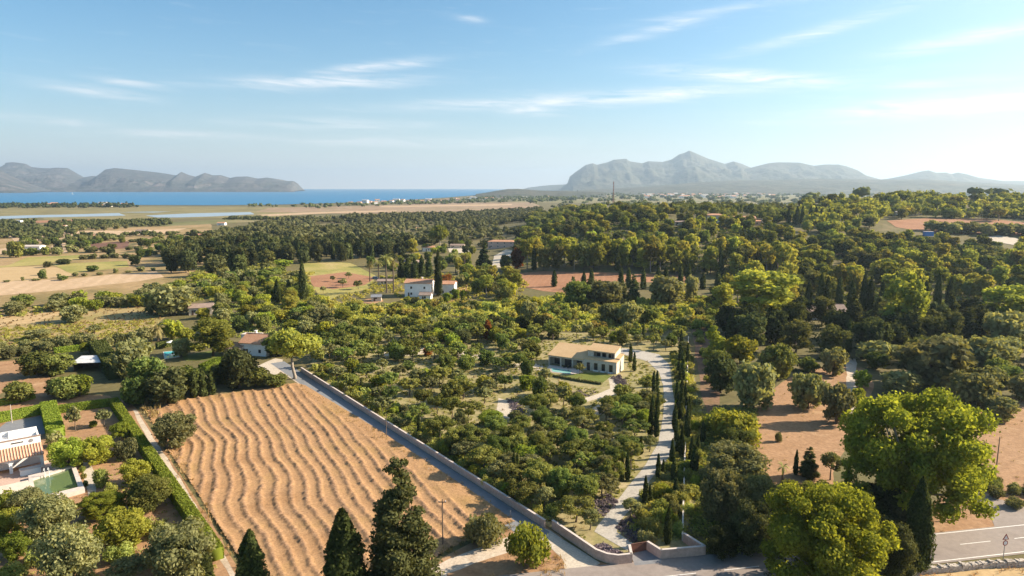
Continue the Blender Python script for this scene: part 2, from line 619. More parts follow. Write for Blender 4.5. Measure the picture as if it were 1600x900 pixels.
def sheet(name, ring, mat, off, step=14.0, inner=True, kind='structure'):
    pts = [Vector((p.x, p.y)) for p in ring]
    n = len(pts)
    if inner and (max(p.z for p in ring) > .02):
        x0, x1 = min(p.x for p in pts), max(p.x for p in pts)
        y0, y1 = min(p.y for p in pts), max(p.y for p in pts)
        st = max(step, (x1 - x0) / 60, (y1 - y0) / 60)
        poly = [(p.x, p.y) for p in pts]
        y = y0
        while y < y1:
            x = x0
            while x < x1:
                if inpoly(x, y, poly):
                    pts.append(Vector((x + random.uniform(-1, 1), y + random.uniform(-1, 1))))
                x += st
            y += st
    res = delaunay_2d_cdt(pts, [], [list(range(n))], 1, 1e-4)
    V = np.array([(p.x, p.y, 0) for p in res[0]])
    V[:, 2] = H(V[:, 0], V[:, 1]) + off
    T = np.array([f for f in res[2] if len(f) == 3])
    a, b, c = V[T[:, 0]], V[T[:, 1]], V[T[:, 2]]
    up = np.cross(b - a, c - a)[:, 2] < 0
    T[up] = T[up][:, ::-1]
    return tag(link(name, np_mesh(name, V, None, T, mat=mat)), kind=kind)


def patch(name, poly, mat, off, wob=.0, step=14.0):
    return sheet(name, ring_px(poly, step, wob, len(poly)), M[mat], off, step)


# water
def world_ring(pts):
    return [Vector((x, y, 0)) for x, y in pts]


shore = [G(*p) for p in [(-420, 320), (-200, 319), (0, 319.5), (60, 320.5), (200, 320.5), (330, 321), (430, 320), (520, 317.5), (560, 316), (640, 312.5), (700, 308.5), (745, 305), (775, 302), (800, 300), (830, 298.2)]]
sheet('sea', world_ring([(p.x, p.y) for p in shore] + [(2500, 14000), (2800, 21800), (-16500, 21800), (-17500, 9000)]), M['sea'], .6, inner=False)
patch('marsh', [(-300, 349), (-300, 322), (200, 323), (420, 323), (560, 324), (560, 330), (420, 340), (240, 343), (100, 345)], 'marsh', .12, 2.0, 60)
patch('dry_plain', [(400, 331), (420, 325), (560, 322), (700, 317), (830, 316), (850, 324), (700, 331), (625, 336), (500, 333)], 'plain_pink', .18, 2.0, 50)
patch('far_plain', [(800, 316), (830, 299.5), (1000, 299), (1300, 299), (1700, 299), (1900, 312), (1250, 320)], 'far_green', .2, 2.0, 200)
patch('lagoon', [(-200, 344), (0, 338), (100, 335.5), (185, 333), (196, 337), (120, 339), (0, 342.5)], 'lagoon', .3, 1.0, 40)
patch('lagoon', [(228, 337), (300, 333.5), (392, 331.5), (398, 335), (330, 338.5), (280, 340), (245, 340)], 'lagoon', .3, 1.0, 40)
patch('lagoon', [(183, 332), (230, 331), (268, 330.5), (240, 332.3)], 'lagoon', .3, .5, 40)
patch('pale_flat', [(400, 336), (520, 331), (620, 329), (620, 330.5), (520, 333.5), (420, 338)], 'straw2', .35, .5, 40)
patch('pale_flat', [(590, 322.5), (700, 320.5), (800, 319), (800, 321), (700, 322.5), (600, 324)], 'straw2', .35, .5, 60)
# left plain
patch('plain_ground', [(-250, 500), (-250, 353), (0, 352), (330, 350), (345, 430), (250, 470), (100, 490), (0, 497)], 'plain_gold', .012, 1.0, 20)
patch('field', [(-80, 462), (-60, 443), (107, 436), (175, 429), (245, 424), (256, 433), (215, 440), (147, 447), (100, 453), (0, 462)], 'straw2', .05, .6)
patch('field', [(-80, 440), (-60, 420), (0, 418), (60, 416), (120, 420), (110, 431), (60, 438), (0, 440.5)], 'straw', .05, .6)
patch('field', [(78, 413), (198, 408), (202, 417), (140, 424), (112, 428), (95, 420)], 'green_field', .09, .8)
patch('field', [(-40, 421), (15, 414), (45, 402), (140, 398), (136, 404), (90, 409), (60, 414)], 'green_field', .12, .8)
patch('field', [(133, 381), (200, 377), (203, 388), (140, 391)], 'brown_soil', .12, .8)
patch('field', [(12, 369), (118, 361), (208, 360.5), (292, 356.5), (268, 364), (190, 368), (175, 374), (110, 376), (25, 379)], 'straw2', .12, 1.0)
patch('field', [(82, 381), (100, 380), (112, 392), (100, 396), (80, 395)], 'straw2', .12, .8)
patch('field', [(-80, 397), (0, 389), (20, 386), (15, 395), (-20, 402)], 'straw2', .12, .8)
patch('field', [(48, 345.5), (150, 342.5), (152, 345), (60, 348.5)], 'red_soil', .14, 1)
patch('field', [(120, 352), (330, 344), (420, 341), (400, 347), (250, 354), (150, 357)], 'far_green', .14, 1)
patch('field', [(560, 346), (600, 344), (605, 348), (565, 349.5)], 'straw2', .14, 1)
patch('meadow', [(-120, 560), (-100, 492), (0, 488), (110, 482), (240, 480), (262, 492), (240, 512), (170, 530), (145, 532), (110, 540), (40, 552), (0, 560)], 'meadow', .02, .5)
patch('meadow', [(-100, 494), (0, 489), (60, 484), (105, 480), (95, 492), (50, 505), (-80, 518)], 'straw', .04, .5)
patch('orchard_field', [(470, 412), (500, 408), (548, 411), (590, 432), (575, 452), (530, 462), (505, 474), (488, 445)], 'green_field', .04, .5)
patch('orchard_field', [(482, 432), (540, 425), (588, 434), (570, 446), (520, 452), (490, 448)], 'red_soil', .07, .8)
patch('red_field', [(795, 428), (850, 424), (890, 425), (1000, 428), (1085, 430), (1080, 443), (960, 440), (890, 440), (884, 458), (850, 455), (815, 448)], 'red_soil', .06, .4)
patch('road', [(768, 418), (772, 400), (790, 390), (800, 391), (798, 402), (790, 418)], 'gravel', .1, .2, 8)
patch('track', [(690, 470), (715, 450), (745, 432), (752, 436), (730, 455), (705, 474)], 'clay', .08, .3, 8)
patch('yard', [(700, 388), (720, 386), (736, 391), (728, 397), (702, 394)], 'gravel', .1, .3)
patch('yard', [(562, 472), (575, 466), (596, 466), (600, 471), (585, 476)], 'clay', .05, .3)
# right plateau
patch('red_field', [(1385, 345), (1450, 341), (1540, 342), (1640, 352), (1720, 366), (1640, 372), (1560, 367), (1480, 366), (1440, 362), (1400, 355)], 'red_soil', .15, .4)
patch('road', [(1525, 372), (1560, 368), (1600, 374), (1680, 384), (1680, 394), (1600, 386), (1555, 378)], 'gravel', .2, .2)
# right clearing
patch('clearing', [(1165, 700), (1178, 650), (1200, 615), (1235, 590), (1290, 572), (1350, 575), (1365, 600), (1350, 660), (1330, 690), (1310, 720), (1300, 760), (1230, 765), (1190, 770)], 'clay', .02, .4, 5)
patch('footpath', [(1322, 560), (1338, 560), (1338, 600), (1346, 640), (1345, 665), (1325, 668), (1330, 640), (1323, 600)], 'pale_track', .035, .2, 3)
patch('roadside_ground', [(1395, 850), (1440, 800), (1478, 775), (1500, 740), (1490, 690), (1530, 640), (1640, 600), (1800, 640), (1800, 790), (1600, 805), (1560, 845), (1500, 855)], 'clay', .02, .4, 5)
patch('red_strip', [(1082, 515), (1105, 505), (1125, 540), (1128, 600), (1120, 660), (1104, 650), (1092, 590)], 'shaded_strip_soil', .02, .3, 5)
# junction, lane, road
patch('dirt_shoulder', [(655, 925), (690, 872), (740, 845), (800, 825), (840, 815), (872, 835), (905, 868), (960, 885), (930, 960), (640, 990)], 'clay', .014, .2, 4)
patch('gravel_track', [(625, 935), (668, 893), (700, 874), (760, 852), (800, 838), (812, 822), (848, 828), (860, 852), (800, 862), (740, 880), (700, 897), (680, 950)], 'pale_track', .022, .15, 2)
patch('gravel_track', [(840, 822), (862, 830), (900, 856), (938, 880), (905, 905), (885, 900), (880, 875), (850, 845)], 'gravel', .03, .1, 2)
WA, WB = G(470, 581), G(850, 825)                      # foot of the lane wall
WD = (WB - WA).normalized()
WN = Vector((WD.y, -WD.x, 0))
if WN.x > 0:
    WN = -WN                                           # towards the mown field
def wall_pt(t, off, z=0.0):
    return WA + WD * t + WN * off + Vector((0, 0, z))
LW = (WB - WA).length
lane_ring = [wall_pt(-14, .1), wall_pt(LW * .5, .1), wall_pt(LW + 1.5, .1), wall_pt(LW + 3.0, 4.4), wall_pt(LW - 2, 4.3), wall_pt(LW * .5, 4.1), wall_pt(-14, 4.0)]
sheet('lane', lane_ring, M['asphalt'], .04, inner=False)
sheet('lane_verge', [wall_pt(-8, 3.9), wall_pt(LW * .5, 4.0), wall_pt(LW - 5, 4.2), wall_pt(LW - 4, 4.9), wall_pt(LW * .5, 4.5), wall_pt(-8, 4.4)], M['pale_track'], .032, inner=False)
ra, rb = G(1450, 880), G(1600, 863)
rd = (rb - ra).normalized()
rn = Vector((-rd.y, rd.x, 0))
def road_pt(s, w):
    # the road bends a little towards the camera on the left
    b = -.0011 * max(0.0, -s) ** 2
    return ra + rd * s + rn * (w + b * 0)
road_L, road_Rr = -95, 80
sheet('road', [road_pt(road_L, -.4), road_pt(0, -.4), road_pt(road_Rr, -.4), road_pt(road_Rr, 6.9), road_pt(0, 6.9), road_pt(-26, 7.3), road_pt(-44, 7.5), road_pt(road_L, 7.4)], M['road'], .05, inner=False)
for w0, s0, s1 in ((0.0, road_L, road_Rr), (6.45, -20, road_Rr)):
    sheet('edge_line', [road_pt(s0, w0), road_pt(s1, w0), road_pt(s1, w0 + .16), road_pt(s0, w0 + .16)], M['paint'], .06, inner=False)
for k in range(-10, 9):
    s0 = 8.2 + k * 9.0
    sheet('centre_line', [road_pt(s0, 3.3), road_pt(s0 + 5, 3.3), road_pt(s0 + 5, 3.43), road_pt(s0, 3.43)], M['paint'], .06, inner=False)
patch('side_road', [(1505, 770), (1530, 765), (1560, 780), (1640, 800), (1720, 800), (1700, 835), (1600, 832), (1570, 838), (1555, 825), (1545, 800), (1520, 785)], 'road', .045, .1, 4)
patch('dry_verge', [(1380, 960), (1440, 898), (1500, 890), (1600, 882), (1760, 870), (1800, 960)], 'straw', .03, .2, 4)
# walled plot
FA, FB = G(1067, 846), G(1076, 530)                     # straight boundary on the right of the plot
patch('plot_ground', [(478, 580), (560, 632), (700, 722), (850, 818), (905, 850), (965, 876), (985, 868), (1010, 858), (1035, 866), (1092, 862), (1067, 844), (1090, 770), (1098, 655), (1076, 532), (1060, 525), (900, 520), (700, 518), (560, 530), (490, 560)], 'plot', .02, .2, 8)
patch('driveway', [(980, 861), (928, 831), (945, 808), (985, 755), (1003, 735), (1029, 692), (1037, 645), (1037, 606), (1030, 582), (1012, 565), (985, 557), (967, 551), (972, 544), (1002, 548), (1030, 554), (1046, 570), (1050, 600), (1055, 640), (1058, 688), (1050, 708), (1020, 745), (992, 787), (966, 820), (963, 832), (992, 851)], 'drive', .05, .08, 2.5)
patch('garden_path', [(950, 590), (961, 590), (968, 602), (967, 614), (952, 620), (925, 625), (905, 632), (908, 624), (935, 615), (954, 607), (953, 598)], 'gravel', .035, .15, 3)
patch('garden_path', [(912, 650), (930, 636), (948, 628), (955, 632), (945, 645), (925, 652)], 'gravel', .035, .15, 3)
patch('garden_path', [(775, 640), (780, 622), (800, 628), (812, 645), (800, 655), (782, 652)], 'gravel', .035, .2, 3)
patch('garden_path', [(710, 548), (735, 546), (760, 556), (748, 562), (715, 556)], 'gravel', .035, .2, 3)
patch('garden_path', [(598, 548), (620, 542), (662, 544), (668, 552), (640, 556), (600, 556)], 'gravel', .035, .2, 3)
patch('garden_path', [(800, 570), (825, 566), (850, 572), (846, 580), (815, 580)], 'gravel', .035, .2, 3)
patch('gate_apron', [(985, 866), (1010, 860), (1034, 874), (1033, 880), (992, 884)], 'asphalt', .056, .0, 2)
# left estate
patch('yard', [(-60, 600), (-40, 570), (30, 562), (75, 576), (80, 590), (72, 612), (62, 640), (45, 640), (50, 610), (20, 605), (-20, 625)], 'clay', .03, .3, 4)
patch('garden_soil', [(-160, 960), (-150, 640), (60, 615), (172, 618), (205, 650), (262, 735), (330, 850), (370, 960)], 'clay', .015, .2, 5)
patch('garden_path', [(118, 700), (132, 700), (150, 745), (150, 775), (138, 775), (128, 735)], 'gravel', .03, .1, 3)
patch('garden_path', [(100, 640), (135, 640), (140, 672), (145, 680), (100, 685)], 'clay', .034, .1, 3)
patch('farm_track', [(188, 625), (205, 628), (222, 650), (262, 710), (300, 770), (345, 840), (395, 930), (350, 930), (315, 850), (268, 765), (232, 700), (205, 655)], 'clay', .03, .15, 3)
patch('wheel_rut', [(207, 640), (213, 640), (240, 685), (280, 745), (330, 830), (372, 905), (362, 905), (318, 832), (270, 750), (232, 690)], 'pale_track', .04, .1, 3)
patch('courtyard', [(395, 575), (430, 560), (442, 562), (440, 580), (425, 590), (405, 588)], 'gravel', .03, .2, 3)
patch('pool_lawn', [(283, 556), (330, 548), (350, 556), (345, 562), (290, 564)], 'lawn', .03, .2, 3)


# mown field with windrows
def vnoise(x, y, seed=0):
    xi, yi = np.floor(x).astype(int), np.floor(y).astype(int)
    fx, fy = x - xi, y - yi
    fx, fy = fx * fx * (3 - 2 * fx), fy * fy * (3 - 2 * fy)
    def h(a, b):
        n = (a * 374761393 + b * 668265263 + seed * 982451653) & 0x7fffffff
        n = (n ^ (n >> 13)) * 1274126177 & 0x7fffffff
        return ((n ^ (n >> 16)) & 0xffff) / 65535.0
    return (h(xi, yi) * (1 - fx) + h(xi + 1, yi) * fx) * (1 - fy) + (h(xi, yi + 1) * (1 - fx) + h(xi + 1, yi + 1) * fx) * fy


FIELD = [(228, 641), (270, 627), (380, 611), (462, 598), (478, 602), (600, 676), (700, 742), (780, 795), (806, 815), (745, 838), (700, 860), (660, 890), (620, 935), (560, 990), (420, 990), (392, 905), (352, 842), (300, 760), (262, 705), (240, 670)]


def build_field():
    ring = [G(*p) for p in FIELD]
    poly = [(p.x, p.y) for p in ring]
    st = .24
    x0, x1 = min(p[0] for p in poly), max(p[0] for p in poly)
    y0, y1 = min(p[1] for p in poly), max(p[1] for p in poly)
    xs, ys = np.arange(x0, x1, st), np.arange(y0, y1, st)
    X, Y = np.meshgrid(xs, ys)
    inside = np.zeros(X.shape, bool)
    j = len(poly) - 1
    for i in range(len(poly)):
        xi, yi = poly[i]
        xj, yj = poly[j]
        c = ((yi > Y) != (yj > Y)) & (X < (xj - xi) * (Y - yi) / (yj - yi + 1e-9) + xi)
        inside ^= c
        j = i
    u = (X - WA.x) * WN.x + (Y - WA.y) * WN.y
    t = (X - WA.x) * WD.x + (Y - WA.y) * WD.y
    amp = (.3 + 2.3 * sst(14, 44, u)) * (.45 + 1.0 * vnoise(X * .022 + 5, Y * .022, 31))
    w = u - t * .13 + amp * np.sin(t * 2 * math.pi / 62 + u * .03 + 1.2 + 2.2 * vnoise(X * .018, Y * .018, 33)) + .45 * sst(12, 30, u) * np.sin(t * 2 * math.pi / 23 + u * .09)
    w += 1.1 * (vnoise(X * .08, Y * .08, 3) - .5) + .35 * (vnoise(X * .45, Y * .45, 13) - .5)
    fr = (w / 2.2) % 1.0
    rid = np.exp(-(np.abs(fr - .5) / .17) ** 2.4)
    clump = .25 + .55 * vnoise(X * .5, Y * .5, 5) + .75 * vnoise(X * 1.9, Y * 1.9, 6)
    edge = sst(4.6, 8.5, u + 1.2 * vnoise(X * .3, Y * .3, 9)) * sst(4, 11, t + 3 * vnoise(X * .2, Y * .2, 19))
    track = np.exp(-(np.minimum(np.abs(fr - .06), np.abs(fr - .9)) / .035) ** 2) * vnoise(X * .15, Y * .15, 23)
    mask = rid * edge
    rid = rid * np.clip(clump, 0, 1.3) * edge
    n3, n4 = vnoise(X * 2.4, Y * 2.4, 1), vnoise(X * 4.5, Y * 4.5, 4)
    Z = .03 + .05 * rid + (.16 * n3 + .18 * n4) * rid - .03 * track + .05 * n4 + .05 * n3 * vnoise(X * .2, Y * .2, 8)
    Z = np.maximum(Z, .03)
    idx = -np.ones(X.shape, int)
    keep = inside
    idx[keep] = np.arange(keep.sum())
    V = np.stack([X[keep], Y[keep], Z[keep]], -1)
    a, b, c, d = idx[:-1, :-1], idx[:-1, 1:], idx[1:, 1:], idx[1:, :-1]
    ok = (a >= 0) & (b >= 0) & (c >= 0) & (d >= 0)
    Q = np.stack([a[ok], b[ok], c[ok], d[ok]], -1)
    m, n, l, out = new_mat('mown_straw')
    bs = n.new('ShaderNodeBsdfPrincipled')
    bs.inputs['Roughness'].default_value = .95
    bs.inputs['Specular IOR Level'].default_value = .1
    at = n.new('ShaderNodeAttribute')
    at.attribute_name = 'var'
    geo = n.new('ShaderNodeNewGeometry')
    p = geo.outputs['Position']
    soil = ramp(n, l, noise(n, l, p, .09, 6, .65), [(.30, (.33, .185, .085)), (.5, (.45, .265, .13)), (.70, (.37, .23, .09))])
    straw = ramp(n, l, noise(n, l, p, 2.2, 5, .7), [(.3, (.15, .085, .05)), (.7, (.40, .255, .155))])
    col = mixc(n, l, at.outputs['Fac'], soil, straw)
    fine = ramp(n, l, noise(n, l, p, 2.6, 6, .8), [(.28, (.55,) * 3), (.72, (1.28,) * 3)])
    l.new(mixc(n, l, 1.0, col, fine, 'MULTIPLY'), bs.inputs['Base Color'])
    bp = n.new('ShaderNodeBump')
    bp.inputs['Distance'].default_value = .08
    l.new(noise(n, l, p, 5, 4, .7), bp.inputs['Height'])
    l.new(bp.outputs[0], bs.inputs['Normal'])
    l.new(bs.outputs[0], out.inputs[0])
    tag(link('mown_field', np_mesh('mown_field', V, Q, var=np.clip(mask[keep] * (.45 + .6 * vnoise(X[keep] * .7, Y[keep] * .7, 16)) + .30 * vnoise(X[keep] * 1.1, Y[keep] * 1.1, 15) * vnoise(X[keep] * .25, Y[keep] * .25, 17) + .55 * track[keep], 0, 1), mat=m, smooth=True)), kind='structure')


build_field()


# mountains: height fields, each at its own distance
def fbm(x, y, seed, octs=5, ridged=False):
    s, a, tot = 0, 1.0, 0
    for k in range(octs):
        v = vnoise(x * 2 ** k + 31.7 * k, y * 2 ** k + 17.3 * k, seed + k)
        if ridged:
            v = 1 - np.abs(2 * v - 1)
        s = s + a * v
        tot += a
        a *= .52
    return s / tot


def mountain(name, prof, D, front, back, mat, seed, rough=.3, cliff=1.0):
    px = np.linspace(prof[0][0], prof[-1][0], max(80, int(min(420, (prof[-1][0] - prof[0][0]) * 1.1))))
    top = np.interp(px, [p[0] for p in prof], [p[1] for p in prof])
    hh = []
    for a, b in zip(px, top):
        d = cam_ray(a, b)
        hh.append(CAM_H + d.z / d.y * D)
    hh = np.maximum(np.array(hh), 1.0)
    rows = np.concatenate([np.linspace(-1, 0, 34), np.linspace(.06, 1, 8)])
    az = (px - 800) / FOC / math.cos(PITCH)
    rr, aa = np.meshgrid(rows, az, indexing='ij')
    hg = np.repeat(hh[None, :], len(rows), 0)
    dist = D + np.where(rr < 0, rr * front, rr * back)
    X, Y = aa * D, dist
    X = X * (dist / D) ** .8
    sc = 1 / 650.0
    n1 = fbm(X * sc, Y * sc, seed, 5, True)
    n2 = fbm(X * sc * .35, Y * sc * .35, seed + 20, 4)
    s = 1 - np.abs(rr)
    f = np.clip(s, 0, 1) ** cliff
    f = f + (n1 - .62) * rough * np.minimum(1, (1 - s) * 5) * np.minimum(1, s * 5) + (n2 - .5) * .45 * np.minimum(1, (1 - s) * 3) * np.minimum(1, s * 3)
    gul = fbm(X / 420.0, Y / 1600.0, seed + 40, 4, True)
    f = f + (gul - .6) * .35 * np.clip(s * (1 - s) * 4, 0, 1)
    f = np.where(s > .999, 1.0, np.minimum(f, 1 - .62 * (1 - s) ** .9))
    Z = hg * np.clip(f, 0, 1.0) - 3 * (s < .02)
    V = np.stack([X, Y, Z], -1).reshape(-1, 3)
    nr, nc = rr.shape
    i = np.arange(nr - 1)[:, None] * nc + np.arange(nc - 1)[None, :]
    Q = np.stack([i, i + 1, i + nc + 1, i + nc], -1).reshape(-1, 4)
    tag(link(name, np_mesh(name, V, Q, mat=M[mat], smooth=False)), kind='structure')


mountain('mountain', [(22, 300), (24, 262), (30, 254), (40, 253.5), (48, 254), (60, 256), (69, 261), (82, 262.5), (96, 263), (105, 262), (123, 262.5), (135, 270), (147, 277), (159, 275), (166, 275), (200, 284), (240, 297)], 10500, 2300, 1200, 'rock', 5, .62, .62)
mountain('mountain', [(-330, 262), (-200, 252), (-80, 250), (0, 260), (20, 265.5), (45, 279), (75, 292.5), (88, 298.5)], 7800, 1500, 1500, 'rock', 11, .62, .62)
mountain('mountain', [(105, 298), (123, 290), (155, 283), (172, 271), (180, 265), (195, 262.5), (225, 265.5), (264, 270), (288, 274), (296, 268.6), (306, 273), (317, 276), (332, 270), (344, 274), (356, 273.6), (370, 278), (380, 276), (396, 275.6), (412, 279), (426, 277.4), (450, 281), (458, 283), (466, 282.6), (473, 287), (478, 297)], 9300, 1700, 1000, 'rock', 21, .62, .62)
mountain('mountain', [(815, 296), (825, 293), (845, 290.5), (860, 289), (884, 288), (930, 290), (960, 297)], 13000, 800, 800, 'far_mountain', 31, .2, .8)
mountain('mountain', [(872, 296), (885, 286), (888, 276), (898, 268), (912, 258), (923, 255), (929, 257.5), (945.5, 253.5), (955, 249.5), (974, 248), (979, 252), (998, 255), (1007, 252), (1029, 253), (1043, 249), (1055, 240.5), (1062, 239), (1069, 235), (1078, 239), (1097, 247.5), (1124, 256), (1137, 252), (1150, 256), (1164, 262), (1230, 276), (1290, 290)], 11000, 3200, 1500, 'far_mountain', 41, .3, .9)
mountain('mountain', [(1060, 293), (1110, 275), (1164, 262), (1190, 255), (1206, 253.5), (1237, 254), (1260, 259), (1275, 257), (1297, 257), (1310, 260), (1327, 266), (1340, 274), (1360, 279.5), (1400, 290)], 10000, 2400, 1500, 'far_mountain', 51, .3, .95)
mountain('mountain', [(1300, 292), (1340, 283), (1375, 279), (1400, 274), (1425, 267.5), (1435, 266), (1447, 270), (1462, 269.5), (1470, 272), (1480, 269.5), (1495, 272.5), (1512, 277.5), (1550, 282.5), (1575, 282.5), (1600, 284), (1680, 278), (1800, 280), (1950, 290)], 9500, 2200, 1500, 'far_mountain', 61, .3, .95)
mountain('foothills', [(900, 297), (1000, 292), (1080, 285), (1150, 281.5), (1200, 281), (1275, 279), (1362, 280.5), (1432, 280), (1525, 286), (1600, 290), (1750, 286), (1900, 292)], 6800, 2200, 900, 'far_mountain', 71, .3, 1.0)
mountain('headland', [(745, 303), (760, 301), (776, 298), (794, 295.3), (810, 295), (840, 297.5), (880, 298), (940, 300)], 4300, 900, 700, 'far_mountain', 81, .3, .8)


# the air: one closed box round camera and scene, sky outside
def build_haze():
    m, n, l, out = new_mat('haze')
    v = n.new('ShaderNodeVolumePrincipled')
    v.inputs['Color'].default_value = (.62, .81, 1.0, 1)
    v.inputs['Density'].default_value = 6.8e-5
    v.inputs['Anisotropy'].default_value = .35
    v.inputs['Density Attribute'].default_value = ""
    l.new(v.outputs[0], out.inputs['Volume'])
    m.cycles.homogeneous_volume = True
    o = MB().box(-27500, 27500, -300, 24000, -6, 640).build('haze', m)
    tag(o, 'pale summer haze over the whole valley', 'haze', kind='stuff')


build_haze()


# ---------------------------------------------------------------- vegetation prototypes
def unit(v):
    return v / np.maximum(np.linalg.norm(v, axis=1, keepdims=True), 1e-9)


def leaves(C, N, S, rng, asp=.65, up=None):
    """one diamond face for each centre C, facing N, half length S"""
    n = len(C)
    t = unit(np.cross(N, rng.normal(size=(n, 3)) if up is None else np.repeat(np.array([up], float), n, 0) + rng.normal(size=(n, 3)) * .35))
    if up is not None:
        t = unit(np.cross(t, N))
    b = np.cross(N, t)
    S = np.asarray(S).reshape(-1, 1)
    V = np.stack([C + t * S, C + b * S * asp, C - t * S, C - b * S * asp], 1).reshape(-1, 3)
    Q = np.arange(n * 4).reshape(-1, 4)
    return V, Q


_BLOBS = {}


def blob(c, r, rng, nu=8, nv=5, amp=.12):
    """small uneven ball of quads, one of eight ready-made shapes"""
    k = (nu, nv, amp, int(rng.integers(8)))
    if k not in _BLOBS:
        V, Q = [], []
        for j in range(nv + 1):
            ph = math.pi * j / nv
            for i in range(nu):
                th = 2 * math.pi * i / nu + j * .3
                f = 1 + rng.uniform(-amp, amp)
                V.append((f * math.sin(ph) * math.cos(th), f * math.sin(ph) * math.sin(th), f * math.cos(ph)))
        for j in range(nv):
            for i in range(nu):
                Q.append((j * nu + i, (j + 1) * nu + i, (j + 1) * nu + (i + 1) % nu, j * nu + (i + 1) % nu))
        _BLOBS[k] = (np.array(V), np.array(Q))
    V, Q = _BLOBS[k]
    return V * np.asarray(r) + np.asarray(c), Q


class Acc:
    def __init__(s):
        s.V, s.Q, s.A, s.n = [], [], [], 0

    def add(s, V, Q, a):
        s.V.append(V)
        s.Q.append(np.asarray(Q) + s.n)
        s.A.append(np.broadcast_to(np.asarray(a, float), (len(V),)) if np.ndim(a) == 0 else np.asarray(a))
        s.n += len(V)

    def arrays(s):
        return np.concatenate(s.V), np.concatenate(s.Q), np.concatenate(s.A)

    def mesh(s, name, mat):
        V, Q, A = s.arrays()
        return np_mesh(name, V, Q, var=A, mat=mat)


def crown(lobes, s, cov, seed, core=.62, asp=.65, jit=.85, droop=0.0):
    rng = np.random.default_rng(seed)
    acc = Acc()
    L = np.array([np.concatenate([c, r]) for c, r in lobes])
    for k, (c, r) in enumerate(lobes):
        c, r = np.array(c, float), np.array(r, float)
        area = 4 * math.pi * (((r[0] * r[1]) ** 1.6 + (r[0] * r[2]) ** 1.6 + (r[1] * r[2]) ** 1.6) / 3) ** (1 / 1.6)
        n = max(6, int(area * cov / (2 * s * s * asp)))
        d = unit(rng.normal(size=(n, 3)))
        p = c + d * r * (rng.uniform(.74, 1.10, (n, 1)) + .22 * (rng.uniform(0, 1, (n, 1)) > .86))
        keep = p[:, 2] > .08
        for j in range(len(lobes)):
            if j != k:
                q = (((p - L[j, :3]) / L[j, 3:]) ** 2).sum(1)
                keep &= q > .62
        p, d = p[keep], d[keep]
        if len(p):
            N = unit(d / r * r.mean() + rng.normal(size=p.shape) * jit + np.array([0, 0, -droop]))
            V, Q = leaves(p, N, s * rng.uniform(.6, 1.35, len(p)), rng, asp)
            lv = rng.uniform(0, 1)
            acc.add(V, Q, np.repeat(np.clip(.45 * lv + .55 * rng.uniform(0, 1, len(p)), 0, 1), 4))
        if core:
            V, Q = blob(c, r * core, rng)
            acc.add(V, Q, rng.uniform(.2, .5))
    return acc


def lobes_in(rng, n, c, R3, r0, r1, flat=.85, zmin=None):
    out = []
    for k in range(n):
        best = None
        for _ in range(12):
            d = rng.normal(size=3)
            d /= np.linalg.norm(d)
            p = np.array(c) + d * np.array(R3) * rng.uniform(.35, 1) ** .5
            q = min([np.linalg.norm((p - o[0]) / R3) for o in out] or [9])
            if best is None or q > best[0]:
                best = (q, p)
        r = rng.uniform(r0, r1)
        p = best[1]
        if zmin is not None:
            p[2] = max(p[2], zmin + r * flat * .6)
        out.append((p, np.array([r, r * rng.uniform(.85, 1.1), r * flat])))
    return out


def trunk_mesh(name, h, r, limbs, seed, mat, lean=.08):
    """tapered trunk with limbs that reach into the crown; limbs = list of end points"""
    rng = random.Random(seed)
    mb = MB()
    top = Vector((rng.uniform(-lean, lean) * h, rng.uniform(-lean, lean) * h, h))
    mid = top * .5 + Vector((rng.uniform(-.06, .06) * h, rng.uniform(-.06, .06) * h, 0))
    mb.tube([(0, 0, -.25), (0, 0, .12 * h), mid, top], [r * 1.35, r, r * .85, r * .62], 7)
    for e in limbs:
        e = Vector(e)
        m2 = top.lerp(e, .5) + Vector((0, 0, -.08 * (e - top).length))
        mb.tube([top * .9, m2, e], [r * .55, r * .35, r * .12], 5)
    return mb.mesh(name, mat, smooth=True)


LEAF = {'near': (.155, 1.05), 'mid': (.34, .95), 'far': (.60, 1.1)}
PROTO = {}


def proto(key, name, cat, mat, w, h, make, n=4, bark='bark'):
    """make(rng) -> (lobes, trunk height, trunk radius, number of limbs)"""
    PROTO[key] = dict(name=name, cat=cat, w=w, h=h, lod={}, make=make, mat=mat, n=n, bark=bark)


def get_proto(key, lod, v):
    P = PROTO[key]
    k = (lod, v)
    if k not in P['lod']:
        seed = sum(ord(ch) for ch in key) * 31 + v * 101
        rng = np.random.default_rng(seed)
        if P['make'] == 'cypress':
            tr, cr = make_cypress(key, lod, seed, M[P['mat']], P['w'], P['h'])
        else:
            lobes, th, tr_, nl = P['make'](rng)
            s, cov = LEAF[lod]
            s *= P.get('leaf', 1.0)
            # bring the outline to the nominal size
            mx = max(max(abs(c[0]) + r[0], abs(c[1]) + r[1]) for c, r in lobes)
            mz = max(c[2] + r[2] for c, r in lobes)
            fx, fz = P['w'] / 2 / mx, P['h'] / mz
            lobes = [(np.array([c[0] * fx, c[1] * fx, c[2] * fz]), np.array([r[0] * fx, r[1] * fx, r[2] * fz])) for c, r in lobes]
            cr = crown(lobes, s, cov, seed + 1).mesh(P['name'] + '_crown', M[P['mat']])
            tr = None
            if th > 0:
                ends = [lobes[i][0] for i in rng.choice(len(lobes), min(nl, len(lobes)), replace=False)]
                tr = trunk_mesh(P['name'] + '_trunk', th * fz, tr_, ends, seed, M[P['bark']])
        P['lod'][k] = (tr, cr)
    return P['lod'][k]


